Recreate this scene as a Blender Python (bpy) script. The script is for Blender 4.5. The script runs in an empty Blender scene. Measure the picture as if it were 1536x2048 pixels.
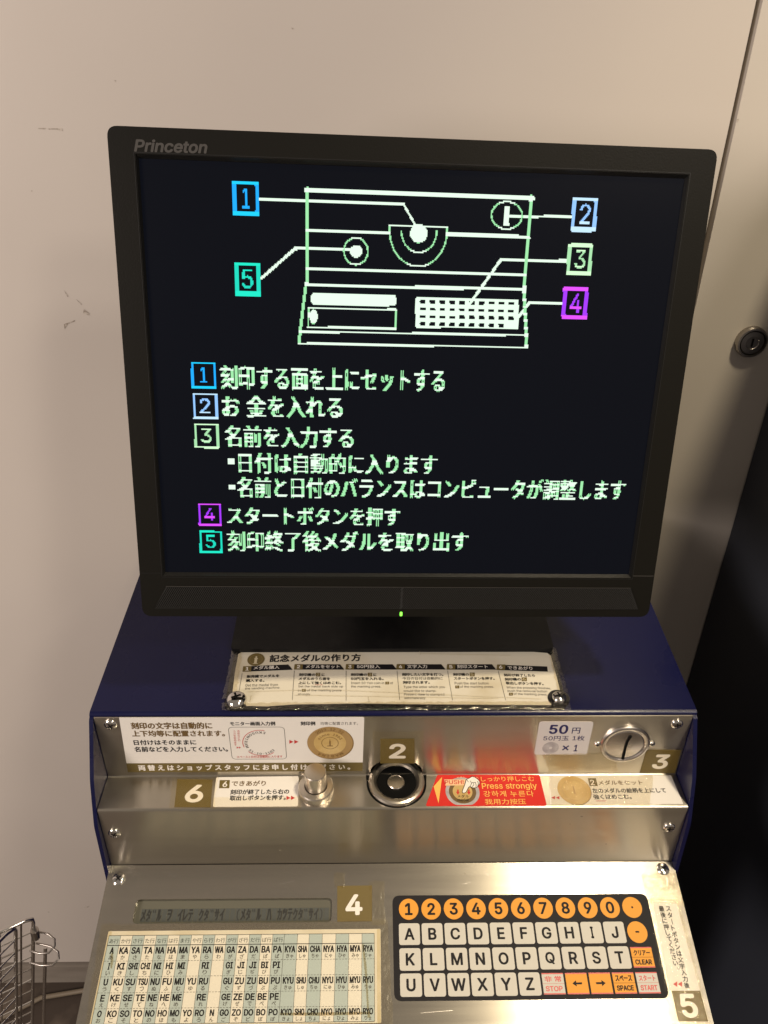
import bpy, math, random, colorsys
import numpy as np
from mathutils import Vector, Matrix
from mathutils.geometry import tessellate_polygon, delaunay_2d_cdt
random.seed(7)
scene = bpy.context.scene
COL = scene.collection

# ------------------------------------------------------------------ camera
def v3(*a): return np.array(a, float)
CX, PITCH, YAW, ROLL, FPX = -0.02352787, -0.55094751, -0.02315438, 0.0139332, 1584.4677
cp, sp, cy, sy = math.cos(PITCH), math.sin(PITCH), math.cos(YAW), math.sin(YAW)
fwd = v3(-sy*cp, cy*cp, sp); rg0 = v3(cy, sy, 0); up0 = np.cross(rg0, fwd)
rgt = math.cos(ROLL)*rg0 + math.sin(ROLL)*up0
upv = -math.sin(ROLL)*rg0 + math.cos(ROLL)*up0
CAM = v3(CX, 0, 0)
cam = bpy.data.cameras.new('camera'); cam.sensor_fit = 'VERTICAL'; cam.sensor_height = 24.0
cam.lens = FPX/2048*24.0; cam.clip_start = 0.01; cam.clip_end = 50
camo = bpy.data.objects.new('camera', cam); COL.objects.link(camo); scene.camera = camo
camo.matrix_world = Matrix(((rgt[0], upv[0], -fwd[0], CAM[0]), (rgt[1], upv[1], -fwd[1], CAM[1]), (rgt[2], upv[2], -fwd[2], CAM[2]), (0, 0, 0, 1)))

# ------------------------------------------------------------------ room light
scene.view_settings.view_transform = 'Standard'; scene.view_settings.look = 'None'
scene.view_settings.exposure = 0.15; scene.view_settings.gamma = 1.0
world = bpy.data.worlds.new('World'); scene.world = world; world.use_nodes = True
bg = world.node_tree.nodes['Background']; bg.inputs[0].default_value = (0.215, 0.182, 0.152, 1); bg.inputs[1].default_value = 1.0
def lamp(name, loc, target, power, size, color, kind='AREA', size_y=None):
    l = bpy.data.lights.new(name, kind); l.energy = power; l.color = color
    if kind == 'AREA':
        l.shape = 'DISK' if size_y is None else 'RECTANGLE'; l.size = size
        if size_y: l.size_y = size_y
    else: l.shadow_soft_size = size
    o = bpy.data.objects.new(name, l); COL.objects.link(o); o.location = loc
    o.rotation_euler = (Vector(target)-Vector(loc)).to_track_quat('-Z', 'Y').to_euler()
    return o
dl = lamp('ceiling_downlight', (0.56, 0.24, 1.0), (0.50, 0.28, -0.6), 66.0, 0.065, (1.0, 0.84, 0.58), 'SPOT')
dl.data.spot_size = math.radians(76); dl.data.spot_blend = 0.7
lamp('shop_lamp_near', (1.07, -0.96, 1.45), (0, 0.6, -0.3), 10.0, 0.30, (1.0, 0.88, 0.75))
lamp('shop_lamp_far', (1.31, -1.64, 1.29), (0, 0.6, -0.3), 9.5, 0.38, (1.0, 0.88, 0.75))
lamp('shop_light_left', (-2.1, -1.3, 0.35), (-0.3, 0.8, -0.4), 50.0, 0.9, (1.0, 0.86, 0.775))

# ------------------------------------------------------------------ planes of the place, metres (x right, y away, z up; camera height is z = 0)
class Plane:
    def __init__(s, O, ex, ey):
        s.O = np.array(O, float); s.ex = np.array(ex, float)/np.linalg.norm(ex)
        ey = np.array(ey, float); s.ey = ey/np.linalg.norm(ey); s.n = np.cross(s.ex, s.ey); s.n /= np.linalg.norm(s.n)
    def P(s, u, v, w=0.0): return s.O + s.ex*u + s.ey*v + s.n*w
    def uv(s, px, py):                       # where the sight line of a photograph point meets this plane
        d = rgt*((px-768)/FPX) + upv*(-(py-1024)/FPX) + fwd
        h = CAM + d*(((s.O-CAM)@s.n)/(d@s.n)) - s.O
        return np.array((h@s.ex, h@s.ey))
T0, A_, B_, C_, K_ = (0.48526, -0.50402), (0.48526, -0.57684), (0.45041, -0.57877), (0.44939, -0.65296), (0.32829, -0.68696)
HW = 0.25648
def pl(lo, hi): return Plane((0, lo[0], lo[1]), (1, 0, 0), (0, hi[0]-lo[0], hi[1]-lo[1]))
UPPER, LEDGE, RISER, KEYP = pl(A_, T0), pl(B_, A_), pl(C_, B_), pl(K_, C_)
HT = math.radians(4.0); HF = (0.487, -0.5012); HOODW = 0.2605
HOOD = Plane((0, HF[0], HF[1]), (1, 0, 0), (0, math.cos(HT), math.sin(HT)))
WY = 0.80
WALL = Plane((0, WY, 0), (1, 0, 0), (0, 0, 1))
mt, my, mr = 0.21886316, 0.03945666, -0.0302719
_a0 = v3(math.cos(my), math.sin(my), 0); _n0 = v3(-math.sin(my), math.cos(my), 0); _u0 = v3(0, 0, 1)*math.cos(mt)+_n0*math.sin(mt)
MON = Plane((0.00669879, 0.54963838, -0.22993264), _a0*math.cos(mr)+_u0*math.sin(mr), -_a0*math.sin(mr)+_u0*math.cos(mr))
FLOOR_Z = -1.50

# ------------------------------------------------------------------ materials
def mat(name, color=(.5, .5, .5), rough=.5, metal=0.0, spec=.5, emit=None, estr=1.0, bump=None, var=None, coat=0.0, rvar=None, aniso=0.0):
    m = bpy.data.materials.new(name); m.use_nodes = True; nt = m.node_tree; N = nt.nodes; L = nt.links
    b = N['Principled BSDF']; b.inputs['Base Color'].default_value = (*color, 1); b.inputs['Roughness'].default_value = rough
    b.inputs['Metallic'].default_value = metal; b.inputs['Specular IOR Level'].default_value = spec
    b.inputs['Coat Weight'].default_value = coat; b.inputs['Coat Roughness'].default_value = .08
    if emit: b.inputs['Emission Color'].default_value = (*emit, 1); b.inputs['Emission Strength'].default_value = estr
    if aniso:
        tg = N.new('ShaderNodeTangent'); tg.direction_type = 'RADIAL'; tg.axis = 'X'; L.new(tg.outputs[0], b.inputs['Tangent'])
        b.inputs['Anisotropic'].default_value = aniso; b.inputs['Anisotropic Rotation'].default_value = 0.0
    tc = None
    def coords(scale):
        nonlocal tc
        if tc is None: tc = N.new('ShaderNodeTexCoord')
        mp = N.new('ShaderNodeMapping'); mp.inputs['Scale'].default_value = scale; L.new(tc.outputs['Object'], mp.inputs['Vector']); return mp
    def noise(scale, detail=4):
        mp = coords(scale); n = N.new('ShaderNodeTexNoise'); n.inputs['Scale'].default_value = 1; n.inputs['Detail'].default_value = detail
        L.new(mp.outputs[0], n.inputs['Vector']); return n
    if var:                                  # (scale xyz, second colour, lo, hi)
        n = noise(var[0]); r = N.new('ShaderNodeMapRange'); r.inputs['From Min'].default_value = var[2]; r.inputs['From Max'].default_value = var[3]
        L.new(n.outputs['Fac'], r.inputs['Value']); mx = N.new('ShaderNodeMix'); mx.data_type = 'RGBA'
        mx.inputs['A'].default_value = (*color, 1); mx.inputs['B'].default_value = (*var[1], 1)
        L.new(r.outputs[0], mx.inputs['Factor']); L.new(mx.outputs['Result'], b.inputs['Base Color'])
    if rvar:                                 # (scale xyz, rough lo, rough hi)
        n = noise(rvar[0]); r = N.new('ShaderNodeMapRange'); r.inputs['From Min'].default_value = .3; r.inputs['From Max'].default_value = .7
        r.inputs['To Min'].default_value = rvar[1]; r.inputs['To Max'].default_value = rvar[2]
        L.new(n.outputs['Fac'], r.inputs['Value']); L.new(r.outputs[0], b.inputs['Roughness'])
    if bump:                                 # (scale xyz, strength, distance)
        n = noise(bump[0], 3); bp = N.new('ShaderNodeBump'); bp.inputs['Strength'].default_value = bump[1]; bp.inputs['Distance'].default_value = bump[2]
        L.new(n.outputs['Fac'], bp.inputs['Height']); L.new(bp.outputs[0], b.inputs['Normal'])
    return m
def clear_tape(name, gloss=.03, rough=.12, bs=120, strength=.6, tint=(1, .98, .92)):
    m = bpy.data.materials.new(name); m.use_nodes = True; nt = m.node_tree; N = nt.nodes; L = nt.links
    for n in list(N): N.remove(n)
    out = N.new('ShaderNodeOutputMaterial'); mx = N.new('ShaderNodeMixShader'); tr = N.new('ShaderNodeBsdfTransparent'); gl = N.new('ShaderNodeBsdfGlossy')
    tr.inputs[0].default_value = (*tint, 1); gl.inputs['Roughness'].default_value = rough; gl.inputs['Color'].default_value = (1, .97, .9, 1)
    tc = N.new('ShaderNodeTexCoord'); no = N.new('ShaderNodeTexNoise'); no.inputs['Scale'].default_value = bs; no.inputs['Detail'].default_value = 5
    bp = N.new('ShaderNodeBump'); bp.inputs['Strength'].default_value = strength; bp.inputs['Distance'].default_value = .002
    L.new(tc.outputs['Object'], no.inputs['Vector']); L.new(no.outputs['Fac'], bp.inputs['Height']); L.new(bp.outputs[0], gl.inputs['Normal'])
    fr = N.new('ShaderNodeLayerWeight'); fr.inputs[0].default_value = .35
    ma = N.new('ShaderNodeMath'); ma.operation = 'MULTIPLY_ADD'; ma.inputs[1].default_value = .16; ma.inputs[2].default_value = gloss
    L.new(fr.outputs['Fresnel'], ma.inputs[0]); L.new(ma.outputs[0], mx.inputs[0])
    L.new(tr.outputs[0], mx.inputs[1]); L.new(gl.outputs[0], mx.inputs[2]); L.new(mx.outputs[0], out.inputs[0]); return m

M = {}
M['wall'] = mat('painted_wall', (.60, .55, .50), .42, spec=.35, var=((2.2, 2.2, 2.2), (.565, .515, .465), .35, .7), bump=((220, 220, 220), .06, .0006))
M['door'] = mat('painted_door', (.58, .535, .48), .42, spec=.35, var=((3, 3, 3), (.545, .50, .445), .35, .7), bump=((220, 220, 220), .06, .0006))
M['gap'] = mat('door_gap', (.40, .35, .30), .6)
M['scuff'] = mat('scuff', (.30, .255, .21), .8, var=((300, 300, 300), (.54, .485, .425), .42, .58))
M['skirt'] = mat('skirting', (.30, .265, .225), .5, var=((8, 8, 30), (.22, .19, .16), .4, .7))
M['floor'] = mat('floor_brown', (.055, .040, .030), .6, var=((14, 14, 14), (.13, .10, .075), .45, .65))
M['steel'] = mat('brushed_steel', (.57, .535, .465), .25, 1.0, var=((4, 7, 7), (.52, .485, .42), .35, .75), rvar=((6, 160, 160), .23, .27), bump=((9, 1100, 1100), .03, .0003), aniso=.75)
M['steel_front'] = mat('brushed_steel_front', (.57, .53, .455), .31, 1.0, var=((4, 7, 7), (.50, .46, .39), .35, .75), rvar=((5, 150, 150), .285, .34), bump=((8, 900, 900), .05, .0003), aniso=.80)
M['chrome'] = mat('chrome', (.75, .73, .70), .10, 1.0)
M['turned'] = mat('turned_metal', (.60, .55, .48), .30, 1.0, bump=((60, 60, 900), .08, .0003))
M['darkmetal'] = mat('dark_metal', (.40, .37, .34), .28, 1.0)
M['satin'] = mat('satin_metal', (.60, .565, .54), .27, 1.0)
M['blue'] = mat('blue_enamel', (.0045, .0058, .040), .24, spec=.30, bump=((500, 500, 500), .10, .0006), var=((9, 9, 9), (.004, .005, .034), .4, .7), rvar=((12, 12, 12), .2, .36))
M['cab'] = mat('black_enamel', (.030, .034, .046), .6, spec=.4)
M['black'] = mat('black_plastic', (.005, .005, .0055), .42, spec=.22, bump=((300, 300, 300), .2, .0004), var=((60, 60, 60), (.009, .009, .009), .5, .75))
M['dark'] = mat('dark_void', (.003, .003, .003), .7, spec=.1)
M['board'] = mat('black_board', (.008, .008, .009), .16, spec=.6, var=((90, 90, 90), (.03, .03, .03), .58, .8), bump=((40, 40, 40), .3, .002))
M['bezel'] = mat('bezel_plastic', (.006, .0055, .004), .42, spec=.20, bump=((900, 900, 900), .25, .0003))
M['lip'] = mat('bezel_lip', (.008, .008, .008), .35)
M['grille'] = mat('grille_plastic', (.013, .013, .013), .5)
M['ridge'] = mat('bezel_ridge_lit', (.035, .032, .028), .4)  # lighter than the bezel: paints the highlight along the grille's top edge
M['logo'] = mat('logo_grey', (.060, .056, .052), .4)
M['screen'] = mat('lcd_screen', (.002, .002, .002), .28, spec=.14, emit=(.0010, .0020, .0052), estr=1)
M['green_led'] = mat('green_led', (.1, .6, .1), .4, emit=(.25, 1.0, .05), estr=1.6)
def em(name, c, s=1.0): return mat(name, (0.01, 0.01, 0.01), .4, spec=.2, emit=c, estr=s)
M['e_white'] = em('glow_white', (.80, 1.0, .82), .98)
M['e_green'] = em('glow_green', (.36, .86, .42), .92)
M['e_cyan'] = em('glow_cyan', (.0, .62, 1.0)); M['e_blue'] = em('glow_blue', (.0, .40, 1.0))
M['e_pale'] = em('glow_pale_blue', (.55, .80, 1.0)); M['e_sky'] = em('glow_sky_blue', (.28, .55, 1.0))
M['e_pgreen'] = em('glow_pale_green', (.66, 1.0, .62)); M['e_pgreen2'] = em('glow_soft_green', (.38, .74, .40))
M['e_mag'] = em('glow_magenta', (.75, .07, 1.0)); M['e_vio'] = em('glow_violet', (.36, .03, .95))
M['e_teal'] = em('glow_teal', (.0, .80, .56)); M['e_teal2'] = em('glow_deep_teal', (.0, .68, .50))
M['paper'] = mat('white_sticker', (.74, .71, .665), .45, spec=.3)
M['cream'] = mat('cream_paper', (.66, .62, .52), .42, spec=.3, var=((18, 18, 18), (.55, .49, .36), .5, .75))
M['cream_edge'] = mat('aged_paper', (.50, .43, .27), .4, var=((30, 30, 30), (.60, .53, .38), .4, .7))
M['cell'] = mat('pale_cell', (.72, .70, .64), .42, spec=.3)
M['bluecell'] = mat('blue_grey_cell', (.42, .50, .51), .42, spec=.3)
M['lilac'] = mat('lilac_sticker', (.58, .55, .54), .3, coat=.3)
M['olive'] = mat('olive_print', (.140, .103, .032), .45, spec=.3)
M['ink'] = mat('black_ink', (.008, .007, .009), .55, spec=.2)
M['thin_ink'] = mat('grey_ink', (.07, .06, .055), .5, spec=.2)
M['brown_ink'] = mat('brown_ink', (.14, .085, .03), .4)
M['navy'] = mat('navy_ink', (.010, .010, .09), .4)
M['white'] = mat('white_ink', (.78, .74, .68), .38)
M['red'] = mat('red_sticker', (.58, .022, .016), .4, spec=.35)
M['redink'] = mat('red_ink', (.50, .02, .02), .4)
M['yellow'] = mat('yellow_ink', (.80, .46, .10), .35)
M['pale_or'] = mat('pale_orange', (.80, .50, .28), .35)
M['gold'] = mat('gold_print', (.50, .34, .12), .3, coat=.2, var=((70, 70, 70), (.58, .42, .18), .4, .7))
M['gold2'] = mat('dull_gold_print', (.36, .23, .09), .3, coat=.2)
M['goldink'] = mat('dark_gold_print', (.22, .13, .04), .35)
M['silver'] = mat('grey_print', (.33, .31, .32), .35, var=((150, 150, 150), (.46, .44, .44), .4, .7))
M['keypad'] = mat('keypad_film', (.009, .008, .011), .55, spec=.2, bump=((260, 260, 260), .06, .0004))
M['key'] = mat('key_white', (.55, .53, .47), .5, spec=.25)
M['amber'] = mat('key_amber', (.72, .31, .035), .5, spec=.25)
M['lcdglass'] = mat('lcd_glass', (.115, .112, .088), .12, spec=.5)
M['lcdcell'] = mat('lcd_cell', (.070, .076, .070), .3)
M['lcdink'] = mat('lcd_ink', (.032, .032, .029), .3)
M['dirt'] = mat('dirt', (.16, .13, .09), .7, var=((200, 200, 200), (.42, .37, .28), .4, .65))
M['edge_tape'] = clear_tape('edge_tape', .02, .10, 150, .9, (.97, .95, .9))
M['tape'] = clear_tape('clear_tape', .012, .22, 90, .45)
M['crumple'] = clear_tape('crumpled_tape', .11, .12, 170, 1.0, (.97, .94, .86))
M['dirtfilm'] = clear_tape('dirt_film', .0, .5, 60, .3, (.80, .74, .62))
M['cord'] = mat('pale_cord', (.22, .18, .13), .5)

# ------------------------------------------------------------------ object helpers
WORLD = {}
def finish(o, name, loc, parent, label=None, cat=None, kind=None, group=None):
    COL.objects.link(o); WORLD[o] = np.array(loc, float)
    if parent is not None:
        o.parent = parent; o.location = WORLD[o]-WORLD[parent]
    else: o.location = loc
    for k, v in (('label', label), ('category', cat), ('kind', kind), ('group', group)):
        if v: o[k] = v
    return o
def thing(name, loc, label, cat, group=None):
    return finish(bpy.data.objects.new(name, None), name, loc, None, label, cat, None, group)
class MB:
    def __init__(s): s.v = []; s.f = []; s.m = []; s.mats = []; s.smooth = []
    def mi(s, m):
        if m not in s.mats: s.mats.append(m)
        return s.mats.index(m)
    def add(s, verts, faces, m, smooth=False):
        b = len(s.v); s.v += [tuple(map(float, p)) for p in verts]; k = s.mi(m)
        for f in faces: s.f.append([b+i for i in f]); s.m.append(k); s.smooth.append(smooth)
        return s
    def build(s, name, parent=None, label=None, cat=None, kind=None, group=None, origin=None):
        V = np.array(s.v); c = np.array(origin, float) if origin is not None else (V.min(0)+V.max(0))/2
        me = bpy.data.meshes.new(name); me.from_pydata([tuple(p-c) for p in V], [], s.f)
        for m in s.mats: me.materials.append(M[m])
        me.polygons.foreach_set('material_index', s.m); me.polygons.foreach_set('use_smooth', s.smooth); me.update()
        return finish(bpy.data.objects.new(name, me), name, c, parent, label, cat, kind, group)
    # loops are lists of (u,v): first the outline, then holes
    def slab(s, pl, loops, w0, w1, m, side=None, back=False):
        loops = [list(l) for l in loops]
        for i, l in enumerate(loops):        # outline anticlockwise, holes clockwise
            a = sum(l[j-1][0]*l[j][1]-l[j][0]*l[j-1][1] for j in range(len(l)))
            if (a < 0) == (i == 0): l.reverse()
        flat = [q for l in loops for q in l]
        tr = tessellate_polygon([[Vector((q[0], q[1], 0)) for q in l] for l in loops])
        def orient(t, flip=False):
            a, b, c = (flat[i] for i in t); z = (b[0]-a[0])*(c[1]-a[1])-(b[1]-a[1])*(c[0]-a[0])
            return t if (z > 0) != flip else (t[0], t[2], t[1])
        s.add([pl.P(u, v, w1) for u, v in flat], [orient(t) for t in tr], m)
        if back: s.add([pl.P(u, v, w0) for u, v in flat], [orient(t, True) for t in tr], side or m)
        if w0 != w1:
            for l in loops:
                n = len(l); s.add([pl.P(u, v, w0) for u, v in l]+[pl.P(u, v, w1) for u, v in l], [(i, (i+1) % n, n+(i+1) % n, n+i) for i in range(n)], side or m)
        return s
    def box(s, lo, hi, m):
        x0, y0, z0 = lo; x1, y1, z1 = hi
        s.add([(x0, y0, z0), (x1, y0, z0), (x1, y1, z0), (x0, y1, z0), (x0, y0, z1), (x1, y0, z1), (x1, y1, z1), (x0, y1, z1)],
              [(0, 3, 2, 1), (4, 5, 6, 7), (0, 1, 5, 4), (1, 2, 6, 5), (2, 3, 7, 6), (3, 0, 4, 7)], m); return s
    def lathe(s, pl, u, v, prof, m, n=40, smooth=True, sy=1.0, soft=False, cap=False):   # prof: (radius, height) pairs
        vs = []
        for r, h in prof: vs += [pl.P(u+r*math.cos(2*math.pi*i/n), v+sy*r*math.sin(2*math.pi*i/n), h) for i in range(n)]
        if soft: s.add(vs, [(a*n+i, a*n+(i+1) % n, (a+1)*n+(i+1) % n, (a+1)*n+i) for a in range(len(prof)-1) for i in range(n)], m, smooth)
        else:
            for a in range(len(prof)-1): s.add(vs[a*n:(a+2)*n], [(i, (i+1) % n, n+(i+1) % n, n+i) for i in range(n)], m, smooth)
        if cap: s.add([pl.P(u+prof[-1][0]*math.cos(2*math.pi*i/n), v+sy*prof[-1][0]*math.sin(2*math.pi*i/n), prof[-1][1]) for i in range(n)], [tuple(range(n))], m)
        return s
    def tube(s, pts, r, m, n=8, cap=True):
        pts = [np.array(p, float) for p in pts]; vs = []; ref = None
        for i, p in enumerate(pts):
            d = pts[min(i+1, len(pts)-1)]-pts[max(i-1, 0)]; d = d/np.linalg.norm(d)
            if ref is None: ref = np.cross(d, (0, 0, 1.0)); ref = ref if np.linalg.norm(ref) > .1 else np.cross(d, (1.0, 0, 0))
            ref = ref-d*(ref@d); ref = ref/np.linalg.norm(ref); q = np.cross(d, ref)
            vs += [p+r*(math.cos(2*math.pi*k/n)*ref+math.sin(2*math.pi*k/n)*q) for k in range(n)]
        fs = [(a*n+k, a*n+(k+1) % n, (a+1)*n+(k+1) % n, (a+1)*n+k) for a in range(len(pts)-1) for k in range(n)]
        s.add(vs, fs, m, True)
        if cap: s.add(vs[:n], [tuple(range(n))[::-1]], m); s.add(vs[-n:], [tuple(range(n))], m)
        return s
def circle(u, v, r, n=40, sy=1.0, a0=0, a1=2*math.pi): return [(u+r*math.cos(a0+(a1-a0)*i/n), v+sy*r*math.sin(a0+(a1-a0)*i/n)) for i in range(n)]
def rounded(q, r, n=6):                      # any convex outline with rounded corners
    r = r if isinstance(r, (list, tuple)) else [r]*len(q); out = []
    for i, p in enumerate(q):
        p = np.array(p); a = np.array(q[i-1])-p; b = np.array(q[(i+1) % len(q)])-p
        if r[i] <= 0: out.append(tuple(p)); continue
        a = a/np.linalg.norm(a)*r[i]; b = b/np.linalg.norm(b)*r[i]
        for k in range(n+1):
            t = k/n; out.append(tuple(p+a*(1-t)**2+b*t*t))
    return out
def rect(u0, v0, u1, v1): return [(u0, v0), (u1, v0), (u1, v1), (u0, v1)]
def quad(pl, *pts): return [tuple(pl.uv(*p)) for p in pts]
def box_px(pl, x0, y0, x1, y1):              # upright rectangle on a plane around a photo rectangle
    a = pl.uv(x0, (y0+y1)/2)[0]; b = pl.uv(x1, (y0+y1)/2)[0]; t = pl.uv((x0+x1)/2, y0)[1]; l = pl.uv((x0+x1)/2, y1)[1]
    return rect(a, l, b, t)

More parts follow.
